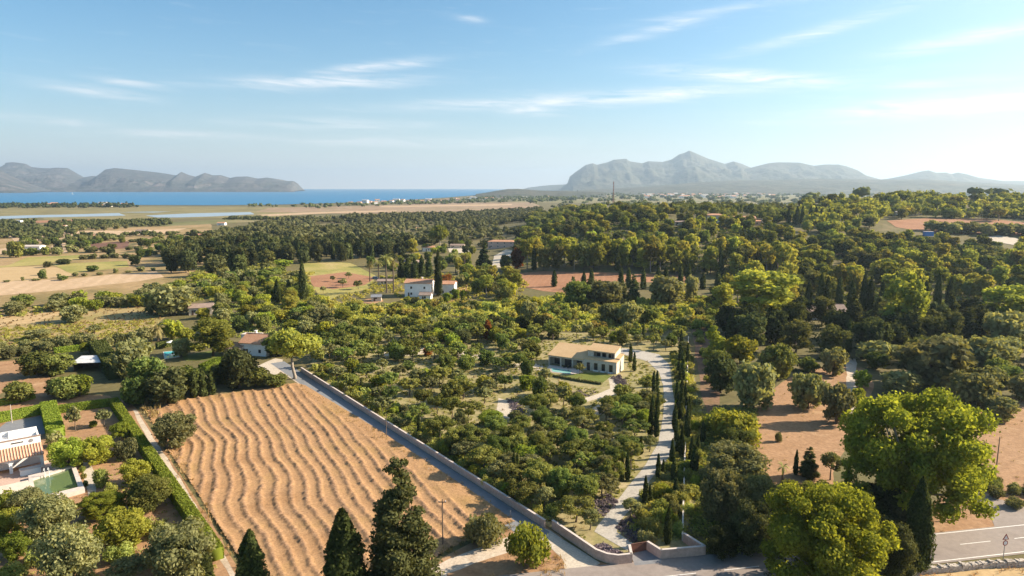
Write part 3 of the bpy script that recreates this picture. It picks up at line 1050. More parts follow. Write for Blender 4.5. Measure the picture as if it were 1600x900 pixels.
def make_cypress(key, lod, seed, mat, w, h):
    rng = np.random.default_rng(seed)
    s = {'near': .17, 'mid': .26, 'far': .45}[lod]
    n = int({'near': 5200, 'mid': 1500, 'far': 420}[lod] * (w / 2.0) * (h / 10.0))
    z = rng.uniform(.03, 1, n) ** 1.05
    a = rng.uniform(0, 2 * math.pi, n)
    ph = rng.uniform(0, 6.28, 5)
    def rad(z, a):
        f = np.minimum(1, (z / .10) ** .6) * np.clip(1 - ((z - .25) / .75).clip(0) ** 1.9, 0, 1) ** .75
        bump = 1 + .14 * np.sin(3 * a + ph[0] + 6 * z) + .10 * np.sin(5 * a + ph[1] - 9 * z) + .10 * np.sin(17 * z + ph[2] + 2 * a)
        return np.maximum(f * bump * w / 2, .02)
    r = rad(z, a) * rng.uniform(.72, 1.06, n)
    C = np.stack([np.cos(a) * r, np.sin(a) * r, z * h * .985], -1)
    N = unit(np.stack([np.cos(a), np.sin(a), np.full(n, .25)], -1) + rng.normal(size=(n, 3)) * .5)
    V, Q = leaves(C, N, s * rng.uniform(.7, 1.5, n), rng, .42, (0, 0, 1))
    acc = Acc()
    acc.add(V, Q, np.repeat(rng.uniform(0, 1, n), 4))
    zz, aa = np.meshgrid(np.linspace(.02, .97, 14), np.linspace(0, 2 * math.pi, 11)[:-1], indexing='ij')
    rr = rad(zz, aa) * .82
    V = np.stack([np.cos(aa) * rr, np.sin(aa) * rr, zz * h * .985], -1).reshape(-1, 3)
    i = np.arange(13)[:, None] * 10 + np.arange(10)[None, :]
    j = np.arange(13)[:, None] * 10 + (np.arange(10)[None, :] + 1) % 10
    acc.add(V, np.stack([i, j, j + 10, i + 10], -1).reshape(-1, 4), .35)
    tr = MB().tube([(0, 0, -.2), (0, 0, h * .3)], [.16, .10], 6).mesh('cypress_trunk', M['bark'])
    return tr, acc.mesh('cypress_crown', mat)


def mk_olive(rng):
    return lobes_in(rng, 20, (0, 0, 3.2), (2.2, 2.2, 1.5), .5, 1.15, .85, .3) + lobes_in(rng, 8, (0, 0, 1.3), (2.0, 2.0, .5), .55, .95, .9, .05), 1.7, .24, 4
def mk_oak(rng):
    return lobes_in(rng, 24, (0, 0, 3.9), (2.6, 2.6, 2.2), .6, 1.4, .85, .4) + lobes_in(rng, 8, (0, 0, 1.6), (2.3, 2.3, .6), .6, 1.1, .9, .1), 2.2, .25, 4
def mk_small(rng):
    return lobes_in(rng, 17, (0, 0, 3.3), (2.0, 2.0, 1.15), .4, .9, .62, 1.2), 2.2, .14, 6
def mk_pine(rng):
    L = lobes_in(rng, 14, (0, 0, 11.0), (3.3, 3.3, 2.6), .9, 1.8, .7) + lobes_in(rng, 9, (0, 0, 7.4), (3.0, 3.0, 1.8), .8, 1.5, .62)
    return L, 8.0, .32, 6
def mk_bushy_pine(rng):
    L = lobes_in(rng, 15, (0, 0, 8.0), (2.8, 2.8, 3.2), .9, 1.9, .8) + lobes_in(rng, 10, (0, 0, 3.6), (3.3, 3.3, 1.7), 1.0, 1.7, .8, .6)
    return L, 4.0, .3, 4
def mk_umbrella(rng):
    return lobes_in(rng, 16, (0, 0, 7.4), (3.4, 3.4, 1.7), 1.2, 1.9, .75), 5.2, .30, 6
def mk_shrub(rng):
    L = lobes_in(rng, 7, (0, 0, 1.0), (1.25, 1.25, .6), .55, .95, .9, .05)
    return L, 0, 0, 0
def mk_tall(rng):
    L = []
    for k in range(9):
        z = 2.5 + k * 1.05
        a = rng.uniform(0, 6.28)
        r = (1.5 if k < 5 else 1.5 - .22 * (k - 4)) * rng.uniform(.85, 1.15)
        L.append((np.array([math.cos(a) * .7, math.sin(a) * .7, z]), np.array([r, r, r * 1.15])))
    return L, 2.6, .22, 3
def mk_plane(rng):
    L = lobes_in(rng, 62, (0, 0, 9.4), (7.2, 7.2, 5.2), .9, 2.1, .75, 2.0) + lobes_in(rng, 26, (0, 0, 4.8), (7.4, 7.4, 1.9), .8, 1.6, .8, 1.0)
    return L, 4.2, .50, 10
def mk_conifer(rng):
    L = []
    for k in range(17):
        z = .9 + k * .72
        R0 = 3.0 * (1 - k / 17.6) ** .72 + .12
        for j in range(7 if k < 8 else (5 if k < 13 else 3)):
            a = rng.uniform(0, 6.28)
            d = R0 * rng.uniform(.25, .80)
            r = R0 * rng.uniform(.16, .30) + .16
            L.append((np.array([math.cos(a) * d, math.sin(a) * d, z + rng.uniform(-.3, .4) + .12 * d]), np.array([r * 1.2, r * 1.2, r * .75])))
    return L, 9.5, .22, 0


proto('olive', 'olive_tree', 'olive tree', 'olive', 6.2, 5.2, mk_olive, 5)
proto('oak', 'evergreen_oak', 'oak tree', 'oak', 7.2, 7.0, mk_oak, 4)
proto('dark', 'evergreen_tree', 'evergreen tree', 'dark', 7.4, 8.6, mk_oak, 4)
proto('carob', 'carob_tree', 'carob tree', 'carob', 5.4, 4.8, mk_small, 5)
proto('small_olive', 'young_olive_tree', 'olive tree', 'olive', 4.6, 4.4, mk_small, 4)
proto('pine', 'pine_tree', 'pine tree', 'pine', 9.0, 14.0, mk_pine, 5, 'bark_pale')
proto('bushy_pine', 'pine_tree', 'pine tree', 'pine', 9.5, 12.0, mk_bushy_pine, 4)
proto('dark_pine', 'pine_tree', 'pine tree', 'dim', 9.0, 12.5, mk_bushy_pine, 4)
proto('umbrella', 'umbrella_pine', 'pine tree', 'pine', 10.0, 9.6, mk_umbrella, 2, 'bark_pale')
proto('shrub', 'shrub', 'shrub', 'scrub', 4.0, 2.4, mk_shrub, 5)
proto('green_shrub', 'shrub', 'shrub', 'cover', 3.6, 2.3, mk_shrub, 4)
proto('dark_shrub', 'shrub', 'shrub', 'oak', 4.0, 2.6, mk_shrub, 4)
proto('grey_shrub', 'shrub', 'shrub', 'olive', 3.8, 2.4, mk_shrub, 4)
proto('bright', 'broadleaf_tree', 'broadleaf tree', 'bright', 6.0, 5.4, mk_olive, 4)
proto('bright_shrub', 'shrub', 'shrub', 'bright', 3.8, 2.5, mk_shrub, 3)
proto('rust', 'autumn_tree', 'autumn tree', 'rust', 6.0, 6.0, mk_oak, 2)
proto('tall', 'poplar_tree', 'poplar tree', 'bright', 4.6, 12.0, mk_tall, 3)
proto('plane', 'plane_tree', 'plane tree', 'plane', 20.0, 16.0, mk_plane, 2, 'bark_pale')
proto('conifer', 'conifer_tree', 'conifer', 'needle', 6.6, 13.5, mk_conifer, 3)
proto('cypress', 'cypress_tree', 'cypress', 'cypress', 2.2, 11.0, 'cypress', 3)
proto('slim_cypress', 'slender_cypress', 'cypress', 'cypress', 1.0, 6.0, 'cypress', 3)
PROTO['plane']['leaf'] = 1.45

ORD = ['leftmost', 'second from left', 'third from left', 'fourth from left', 'fifth from left', 'sixth from left', 'seventh from left', 'eighth from left', 'ninth from left', 'tenth from left',
       'eleventh from left', 'twelfth from left', 'thirteenth from left', 'fourteenth from left', 'fifteenth from left', 'sixteenth from left', 'seventeenth from left', 'eighteenth from left',
       'nineteenth from left', 'twentieth from left']
PLANTS = []
RANK = ['front', 'second', 'third', 'fourth', 'fifth', 'sixth', 'seventh', 'eighth', 'ninth', 'tenth']
_vc = {}


def plant_at(key, p, w, h, label, group=None, rz=None, lod=None):
    P = PROTO[key]
    D = math.hypot(p.x, p.y)
    lod = lod or ('near' if D < 150 else ('mid' if D < 340 else 'far'))
    _vc[key] = _vc.get(key, -1) + 1
    tr, cr = get_proto(key, lod, _vc[key] % P['n'])
    s = (w / P['w'], w / P['w'] * random.uniform(.93, 1.07), h / P['h'])
    rz = random.uniform(0, 6.28) if rz is None else rz
    if tr is None:
        o = link(P['name'], cr)
    else:
        o = empty(P['name'], (0, 0, 0))
        link('trunk', tr, o)
        link('crown', cr, o)
    o.location = p
    o.rotation_euler = (0, 0, rz)
    o.scale = s
    tag(o, label, P['cat'], group)
    PLANTS.append((p.x, p.y, w))
    return o


def plant(key, px, py, wpx, hpx, label, group=None, **k):
    """base pixel and pixel size in the photograph -> a plant of real size at its real place"""
    p = G(px, py)
    f = proj(p.x, p.y, p.z)[2]
    w = wpx * f / FOC
    el = math.atan2(CAM_H - p.z, p.y)
    h = hpx * f / FOC / max(.5, math.cos(el))
    if hpx > 0 and key not in ('cypress', 'slim_cypress', 'conifer', 'tall'):
        h = max(.3 * w, h - .30 * w * math.sin(el))        # part of the pixel height is the crown's depth seen from above
    return plant_at(key, p, w, h, label, group, **k)


def row(key, items, what, group):
    """items (px, py, w, h); labels count along the row from the left"""
    items = sorted(items)
    for i, (px, py, w, h) in enumerate(items):
        plant(key, px, py, w, h, f"{what}, {ORD[i]}" if len(items) > 1 else what, group)


KEEP_OUT = []


def scatter(poly, n, mix, what, group, gap=.8, seed=1, ymax=1100.0):
    """n plants evenly spread over the ground that a photograph outline covers; mix = [(key, weight, w, dw, h, dh)]"""
    rng = random.Random(seed)
    xs, ys = [p[0] for p in poly], [p[1] for p in poly]
    ring = [G(*p) for p in poly]
    gx0, gx1 = min(p.x for p in ring), max(p.x for p in ring)
    gy0, gy1 = min(p.y for p in ring), min(ymax, max(p.y for p in ring))
    gx0, gx1 = max(gx0, -1.0 * gy1), min(gx1, 1.0 * gy1)
    got = []
    tries = 0
    tot = sum(m[1] for m in mix)
    while len(got) < n and tries < n * 120:
        tries += 1
        x, y = rng.uniform(gx0, gx1), rng.uniform(gy0, gy1)
        z = float(H(x, y))
        px, py, f = proj(x, y, z)
        if not inpoly(px, py, poly):
            continue
        t = rng.uniform(0, tot)
        for m in mix:
            t -= m[1]
            if t <= 0:
                break
        w = m[2] + rng.uniform(-1, 1) * m[3]
        h = m[4] + rng.uniform(-1, 1) * m[5]
        if any((x - a) ** 2 + (y - b) ** 2 < ((w + c) * .5 * gap) ** 2 for a, b, c in PLANTS):
            continue
        if any(inpoly(x + dx * w, y + dy * w, k) for k in KEEP_OUT for dx, dy in ((0, 0), (.38, 0), (-.38, 0), (0, .38), (0, -.38))):
            continue
        PLANTS.append((x, y, w))
        got.append((px, m[0], Vector((x, y, z)), w, h))
    del PLANTS[len(PLANTS) - len(got):]
    by = {}
    for g in sorted(got, key=lambda g: g[0]):
        by.setdefault(PROTO[g[1]]['name'], []).append(g)
    for name, gs in by.items():
        ws = what[name] if isinstance(what, dict) else name.replace('_', ' ') + ' ' + what
        nr = max(1, math.ceil(len(gs) / len(ORD)))
        far = sorted(gs, key=lambda g: g[2].y)
        step = math.ceil(len(far) / nr)
        for r in range(nr):
            rank = sorted(far[r * step:(r + 1) * step], key=lambda g: g[0])
            rk = '' if nr == 1 else ', ' + RANK[r] + ' rank'
            for i, (px, key, p, w, h) in enumerate(rank):
                plant_at(key, p, w, h, f"{ws}{rk}, {ORD[i]}" if len(gs) > 1 else ws, group)


def ground_poly(poly):
    return [(g.x, g.y) for g in (G(*p) for p in poly)]


def clumps(name, label, cat, poly, n, mat, size, leafs, s, seed, keep=True, tall=.7, group_poly=None):
    """uncountable low plants: one object, every clump a little dome of leaf faces"""
    rng = np.random.default_rng(seed)
    ring = [G(*p) for p in poly]
    gx0, gx1 = min(p.x for p in ring), max(p.x for p in ring)
    gy0, gy1 = min(p.y for p in ring), max(p.y for p in ring)
    acc = Acc()
    k = t = 0
    while k < n and t < n * 40:
        t += 1
        x, y = rng.uniform(gx0, gx1), rng.uniform(gy0, gy1)
        z = float(H(x, y))
        px, py, f = proj(x, y, z)
        if not inpoly(px, py, poly) or (keep and any(inpoly(x, y, q) for q in KEEP_OUT)):
            continue
        k += 1
        r = size * rng.uniform(.5, 1.3)
        d = unit(rng.normal(size=(leafs, 3)))
        d[:, 2] = np.abs(d[:, 2])
        C = np.array([x, y, z]) + d * np.array([r, r, r * tall]) * rng.uniform(.75, 1.1, (leafs, 1))
        N = unit(d + rng.normal(size=d.shape) * .6)
        V, Q = leaves(C, N, s * rng.uniform(.6, 1.4, leafs), rng)
        acc.add(V, Q, np.repeat(np.clip(.5 * rng.uniform() + .5 * rng.uniform(0, 1, leafs), 0, 1), 4))
    o = link(name, acc.mesh(name, M[mat]))
    return tag(o, label, cat, kind='stuff')


def tufts(name, label, poly, n, mat, hgt, s, seed):
    """grass: upright thin blades"""
    rng = np.random.default_rng(seed)
    ring = [G(*p) for p in poly]
    gx0, gx1 = min(p.x for p in ring), max(p.x for p in ring)
    gy0, gy1 = min(p.y for p in ring), max(p.y for p in ring)
    C = []
    t = 0
    while len(C) < n and t < n * 40:
        t += 1
        x, y = rng.uniform(gx0, gx1), rng.uniform(gy0, gy1)
        px, py, f = proj(x, y, 0)
        if inpoly(px, py, poly):
            for _ in range(7):
                C.append((x + rng.normal() * .18, y + rng.normal() * .18, hgt * .4))
    C = np.array(C)
    N = unit(rng.normal(size=C.shape) * np.array([1, 1, .35]))
    V, Q = leaves(C, N, hgt * rng.uniform(.35, .8, len(C)), rng, s, (0, 0, 1))
    V[:, 2] = np.maximum(V[:, 2], .0)
    o = link(name, np_mesh(name, V, Q, var=np.repeat(rng.uniform(0, 1, len(C)), 4), mat=M[mat]))
    return tag(o, label, 'grass', kind='stuff')


def far_wood(name, label, poly, n, mats, w, h, seed, leafs=26, gap=0.0, ymax=1e9):
    """a distant wood that reads as one mass"""
    rng = np.random.default_rng(seed)
    ring = [G(*p) for p in poly]
    gx0, gx1 = min(p.x for p in ring), max(p.x for p in ring)
    gy0, gy1 = min(p.y for p in ring), min(ymax, max(p.y for p in ring))
    acc = Acc()
    k = t = 0
    while k < n and t < n * 30:
        t += 1
        x, y = rng.uniform(gx0, gx1), rng.uniform(gy0, gy1)
        z = float(H(x, y))
        px, py, f = proj(x, y, z)
        if not inpoly(px, py, poly):
            continue
        if gap and vnoise(np.array(x / 60), np.array(y / 60), seed) < gap:
            continue
        k += 1
        ww, hh = w * rng.uniform(.6, 1.4), h * rng.uniform(.6, 1.35)
        tv = rng.uniform()
        for b in range(3):
            c = np.array([x + rng.uniform(-.25, .25) * ww, y + rng.uniform(-.25, .25) * ww, z + hh * rng.uniform(.42, .66)])
            r = np.array([ww * .32, ww * .32, hh * .36]) * rng.uniform(.8, 1.15)
            V, Q = blob(c, r * .85, rng, 5, 3, .2)
            acc.add(V, Q, .3 + .4 * tv)
            d = unit(rng.normal(size=(leafs // 3, 3)))
            V, Q = leaves(c + d * r, unit(d + rng.normal(size=d.shape) * .6), ww * .11 * rng.uniform(.7, 1.4, len(d)), rng)
            acc.add(V, Q, np.repeat(np.clip(.6 * tv + .4 * rng.uniform(0, 1, len(d)), 0, 1), 4))
    return tag(link(name, acc.mesh(name, M[mats])), label, 'wood', kind='stuff')


# ---------------------------------------------------------------- buildings
def window(root, x0, x1, z0, z1, y, frame='white', depth=.10, axis='y', sub=True):
    """a window set into a wall that faces -y (or +x): frame proud of the wall, pane recessed in it"""
    t = .07
    mb, pn = MB(), MB()
    def b(m, a0, a1, y0, y1, c0, c1):
        if axis == 'y':
            m.box(a0, a1, y0, y1, c0, c1)
        else:
            m.box(-y1, -y0, a0, a1, c0, c1)
    b(mb, x0, x0 + t, y - .04, y + depth, z0, z1)
    b(mb, x1 - t, x1, y - .04, y + depth, z0, z1)
    b(mb, x0 + t, x1 - t, y - .04, y + depth, z1 - t, z1)
    b(mb, x0 + t, x1 - t, y - .06, y + depth, z0, z0 + t)
    b(pn, x0 + t, x1 - t, y - .012, y + .05, z0 + t, z1 - t)
    w = mb.build('window', M[frame], root)
    pn.build('pane', M['glass'], w)
    return w


def house(px, py, wpx, depth, hw, rot, wall, roof, label, rh=1.3, win=3, style='gable', chimney=None, cat='house', group=None, porch=False, w=None, name='house', storeys=1):
    p = G(px, py)
    f = proj(p.x, p.y, p.z)[2]
    w = w or wpx * f / FOC
    o = empty(name, p, R(rot), label, cat, group)
    x0, x1 = -w / 2, w / 2
    body = MB()
    if style == 'gable':
        body.add([(x0, 0, -1), (x1, 0, -1), (x1, depth, -1), (x0, depth, -1), (x0, 0, hw), (x1, 0, hw), (x1, depth, hw), (x0, depth, hw), (x0, depth / 2, hw + rh - .1), (x1, depth / 2, hw + rh - .1)],
                 [(0, 1, 5, 4), (2, 3, 7, 6), (1, 2, 6, 9, 5), (3, 0, 4, 8, 7)])
        body.build('wall', M[wall], o)
        e, th = .45, .18
        s = rh / (depth / 2)
        rf = MB()
        for y0, y1 in ((-e, depth / 2), (depth + e, depth / 2)):
            za, zb = hw - s * e, hw + rh
            rf.hexa([(x0 - .3, y0, za), (x1 + .3, y0, za), (x1 + .3, y1, zb), (x0 - .3, y1, zb)], [(x0 - .3, y0, za + th), (x1 + .3, y0, za + th), (x1 + .3, y1, zb + th), (x0 - .3, y1, zb + th)])
        ro = rf.build('roof', M[roof], o)
        MB().tube([(x0 - .3, depth / 2, hw + rh + th), (x1 + .3, depth / 2, hw + rh + th)], [.14, .14], 6).build('ridge', M[roof], ro)
    elif style == 'hip':
        body.box(x0, x1, 0, depth, -1, hw)
        body.build('wall', M[wall], o)
        e = .5
        k = min(depth / 2, w / 2) * .9
        rf = MB().add([(x0 - e, -e, hw), (x1 + e, -e, hw), (x1 + e, depth + e, hw), (x0 - e, depth + e, hw), (x0 + k, depth / 2, hw + rh), (x1 - k, depth / 2, hw + rh)],
                      [(0, 1, 5, 4), (1, 2, 5), (2, 3, 4, 5), (3, 0, 4), (0, 3, 2, 1)])
        ro = rf.build('roof', M[roof], o)
    else:
        body.box(x0, x1, 0, depth, -1, hw)
        body.build('wall', M[wall], o)
        ro = MB().box(x0 - .12, x1 + .12, -.12, depth + .12, hw, hw + .25).build('roof', M[roof], o)
    for st in range(storeys):
        b = st * 2.8
        for i in range(win):
            xc = x0 + w * (i + .5) / win
            window(o, xc - .5, xc + .5, b + .9, b + 2.1, 0)
    if win:
        window(o, depth * .35, depth * .35 + 1.0, .9, 2.1, -x1, axis='x')
        d = MB().box(x0 + w * .28 / max(win, 1) - .2, x0 + w * .28 / max(win, 1) + .5, -.05, .03, 0, 2.0).build('door', M['dark_wood'], o)
    if porch:
        mb = MB().hexa([(x0, -2.4, 2.3), (x1, -2.4, 2.3), (x1, .2, 2.8), (x0, .2, 2.8)], [(x0, -2.4, 2.45), (x1, -2.4, 2.45), (x1, .2, 2.95), (x0, .2, 2.95)])
        pr = mb.build('porch_roof', M[roof], o)
        for i in range(5):
            xx = x0 + .2 + (w - .4) * i / 4
            MB().box(xx - .15, xx + .15, -2.3, -2.0, -.5, 2.33).build('post', M[wall], o)
    if chimney is not None:
        c = MB().box(chimney - .3, chimney + .3, depth * .55, depth * .55 + .6, hw, hw + rh + .8).box(chimney - .4, chimney + .4, depth * .55 - .1, depth * .55 + .7, hw + rh + .8, hw + rh + .95)
        c.build('chimney', M['white'], ro)
    return o


# ---- the new stone villa on the walled plot
def build_villa():
    A, B = G(857, 570), G(963, 585)
    rot = math.atan2(B.y - A.y, B.x - A.x)
    L = (B - A).length
    o = empty('stone_villa', A, rot, 'modern pale stone villa with two sloping tan roofs and a balcony', 'villa')
    xs = 10.9
    # left wing: back and side walls, veranda open to the front
    MB().box(0, .3, 0, 7.8, -.3, 2.75).box(.3, xs, 7.5, 7.8, -.3, 4.6).box(.3, xs, 2.0, 2.25, -.3, 3.3).add(
        [(0, 0, 2.75), (.3, 0, 2.75), (.3, 7.8, 4.75), (0, 7.8, 4.75), (0, 7.8, 2.75), (.3, 7.8, 2.75)], [(0, 1, 2, 3), (1, 5, 2), (0, 3, 4)]).build('wing_wall', M['stone'], o)
    MB().box(-.02, xs, -.02, .32, 2.45, 2.86).build('veranda_lintel', M['stone'], o)
    for x in (3.6, 7.2, 10.45):
        MB().box(x, x + .4, 0, .35, -.3, 2.46).build('veranda_post', M['stone'], o)
    for x0, x1 in ((.9, 3.0), (4.2, 6.6), (7.9, 10.0)):
        window(o, x0, x1, .1, 2.2, 2.0, 'dark_wood')
    def slab(name, x0, x1, y0, z0, y1, z1, th=.16, e=.25):
        s = (z1 - z0) / (y1 - y0)
        a, b = y0 - e, y1 + e * .4
        za, zb = z0 - s * e, z1 + s * e * .4
        return MB().hexa([(x0, a, za), (x1, a, za), (x1, b, zb), (x0, b, zb)], [(x0, a, za + th), (x1, a, za + th), (x1, b, zb + th), (x0, b, zb + th)]).build(name, M['tile_tan'], o)
    slab('roof', -.3, xs + .1, 0, 2.87, 7.8, 4.85)
    # right block, ground floor with four deep openings
    zt = 3.15
    op = [(11.75, 12.75, 0.0, 2.3), (13.9, 15.0, .35, 2.35), (16.1, 17.2, .35, 2.35), (18.3, 19.4, .35, 2.35)]
    w = MB()
    x = xs
    for a, b, z0, z1 in op:
        w.box(x, a, 0, .45, -.3, zt)
        if z0 > 0:
            w.box(a, b, 0, .45, -.3, z0)
        w.box(a, b, 0, .45, z1, zt)
        x = b
    w.box(x, L, 0, .45, -.3, zt)
    w.build('front_wall', M['stone'], o)
    MB().add([(L, .45, -.3), (L, 5.6, -.3), (L, 5.6, 4.25), (L, .45, 3.2), (L - .35, .45, -.3), (L - .35, 5.6, -.3), (L - .35, 5.6, 4.25), (L - .35, .45, 3.2)],
             [(0, 1, 2, 3), (7, 6, 5, 4), (3, 2, 6, 7), (1, 5, 6, 2)]).build('gable_wall', M['stone'], o)
    MB().box(xs + .02, L - .36, 5.3, 5.58, -.3, 4.1).box(xs - .02, xs + .28, .46, 5.3, -.3, 3.1).build('back_wall', M['stone'], o)
    for a, b, z0, z1 in op:
        window(o, a + .02, b - .02, z0 + .02, z1 - .02, .28, 'dark_wood', .08)
        if z0 > 0:
            MB().box(a - .2, b + .2, -.16, .0, z0 - .45, z0).build('planter', M['white'], o)
    slab('lower_roof', xs + .12, L + .12, 0, zt + .02, 2.1, 3.42, .14, .12)
    slab('lower_roof', 19.25, L + .12, 2.3, 3.66, 5.6, 4.3, .14, .02)
    # upper storey with the balcony recess
    x0, x1, y0, y1 = 11.2, 19.2, 2.1, 6.2
    MB().box(x0, x0 + 1.75, y0, y0 + .3, 3.3, 5.2).box(x1 - .35, x1, y0, y0 + .3, 3.3, 5.2).box(x0 + 1.75, x1 - .35, y0, y0 + .3, 4.95, 5.2).box(x0 + 1.75, x1 - .35, y0 + .02, y0 + .25, 3.3, 3.6).build('upper_wall', M['stone'], o)
    for xx in (x0, x1 - .3):
        MB().add([(xx, y0 + .3, 3.2), (xx, y1, 3.2), (xx, y1, 6.1), (xx, y0 + .3, 5.25), (xx + .3, y0 + .3, 3.2), (xx + .3, y1, 3.2), (xx + .3, y1, 6.1), (xx + .3, y0 + .3, 5.25)],
                 [(3, 2, 1, 0), (4, 5, 6, 7), (3, 7, 6, 2), (1, 2, 6, 5)]).build('upper_side_wall', M['stone'], o)
    MB().box(x0 + .3, x1 - .3, y1 - .28, y1 - .02, 3.2, 6.0).build('upper_back_wall', M['stone'], o)
    MB().box(x0 + .31, x1 - .31, y0 + 1.7, y0 + 1.8, 3.2, 5.3).build('balcony_back_wall', M['cream'], o)
    for a in (13.2, 14.8, 16.4, 17.8):
        window(o, a, a + 1.1, 3.4, 5.0, y0 + 1.69, 'dark_wood', .06)
    for a in (15.0, 17.0):
        MB().box(a, a + .22, y0 + .02, y0 + .26, 3.62, 4.96).build('balcony_post', M['stone'], o)
    slab('upper_roof', x0 - .2, x1 + .2, y0, 5.22, y1, 6.22)
    # terrace, pool and lawn in front
    def gz(px, py, z):
        return Gz(px, py, z)
    t = [gz(858, 570, 0), gz(904, 577, 0), gz(912, 583, 0), gz(893, 585, 0), gz(862, 582, 0), gz(855, 576, 0)]
    sheet('villa_terrace', t, M['wall_cap'], .06, inner=False)
    pool = empty('swimming_pool', gz(876, 579, .0), 0, 'pale turquoise pool in front of the stone villa', 'swimming pool')
    q = [gz(860.5, 574.5, .1), gz(893, 579, .1), gz(891, 584, .1), gz(863.5, 580.5, .1)]
    loc = pool.location
    q = [v - loc for v in q]
    c = sum((v for v in q), Vector()) / 4
    big = [c + (v - c) * 1.09 for v in q]
    up = Vector((0, 0, .05))
    MB().hexa([v - Vector((0, 0, .12)) for v in big], [v for v in big]).build('coping', M['wall_cap'], pool)
    MB().hexa([v for v in q], [v + Vector((0, 0, .03)) for v in q]).build('water', M['pool_pale'], pool)
    patch('lawn', [(866, 588), (893, 586), (914, 582), (935, 583), (957, 587), (942, 598), (905, 594)], 'lawn', .05, .0, 3)
    hedge_run([G(862, 588), G(905, 596), G(940, 601)], .7, .55, 'low clipped hedge edging the lawn of the stone villa', 'mid', 'olive')
    for k, (px, py) in enumerate(((883.5, 574.3), (889.5, 575.2))):
        p = G(px, py)
        lo = empty('sun_lounger', p + Vector((0, 0, .07)), rot, 'dark sun lounger on the villa terrace, ' + ('left' if k == 0 else 'right') + ' one of two', 'sun lounger', 'sun loungers by the villa pool')
        MB().box(-.3, .3, -.9, .4, .22, .3).build('seat', M['black'], lo)
        MB().hexa([(-.3, .4, .22), (.3, .4, .22), (.3, .95, .55), (-.3, .95, .55)], [(-.3, .4, .3), (.3, .4, .3), (.3, .92, .62), (-.3, .92, .62)]).build('backrest', M['black'], lo)
        for xx in (-.28, .2):
            for yy in (-.85, .3):
                MB().box(xx, xx + .08, yy, yy + .08, 0, .225).build('leg', M['dark_wood'], lo)


def hedge_run(pts, w, h, label, lod='near', mat='hedge', parent=None, name='hedge'):
    """clipped hedge along ground points: box core with leaf faces over all its sides"""
    rng = np.random.default_rng(int(abs(pts[0].x * 7 + pts[0].y * 3)) + 5)
    s = {'near': .14, 'mid': .24, 'far': .4}[lod]
    acc = Acc()
    org = pts[0].copy()
    for a, b in zip(pts, pts[1:]):
        a, b = a - org, b - org
        d = (b - a)
        L = d.length
        d.normalize()
        nrm = Vector((-d.y, d.x, 0))
        k = max(2, int(L / 1.5))
        V, Q = [], []
        for i in range(k + 1):
            c = a + d * (L * i / k)
            ww = w / 2 * .93 * (1 + rng.uniform(-.06, .06))
            hh = h * .95 * (1 + rng.uniform(-.04, .04))
            for sx, zz in ((-1, 0), (-1, hh), (1, hh), (1, 0)):
                v = c + nrm * (sx * ww)
                V.append((v.x, v.y, zz))
        for i in range(k):
            for j in range(3):
                Q.append((i * 4 + j, i * 4 + j + 1, i * 4 + j + 5, i * 4 + j + 4))
        Q += [(0, 3, 2, 1), (k * 4, k * 4 + 1, k * 4 + 2, k * 4 + 3)]
        acc.add(np.array(V), np.array(Q), .4)
        area = L * (2 * h + w) + 2 * w * h
        n = int(area * 1.5 / (2 * s * s * .65))
        t = rng.uniform(0, 1, n)
        side = rng.uniform(0, 2 * h + w, n)
        off = np.where(side < h, -w / 2, np.where(side < h + w, side - h - w / 2, w / 2))
        zz = np.where(side < h, side, np.where(side < h + w, h, side - h - w))
        Nn = np.where((side < h)[:, None], np.array([[-nrm.x, -nrm.y, .2]]), np.where((side < h + w)[:, None], np.array([[0, 0, 1.]]), np.array([[nrm.x, nrm.y, .2]])))
        C = np.array(a)[None] + np.array(d)[None] * (t * L)[:, None] + np.array(nrm)[None] * (off * rng.uniform(.96, 1.05, n))[:, None]
        C[:, 2] = zz * rng.uniform(.97, 1.04, n)
        Nn = unit(Nn + rng.normal(size=Nn.shape) * .5)
        V, Q = leaves(C, Nn, s * rng.uniform(.7, 1.4, n), rng)
        acc.add(V, Q, np.repeat(rng.uniform(0, 1, n), 4))
    o = link(name, acc.mesh(name, M[mat]), parent)
    o.location = org
    return tag(o, label, 'hedge')


build_villa()


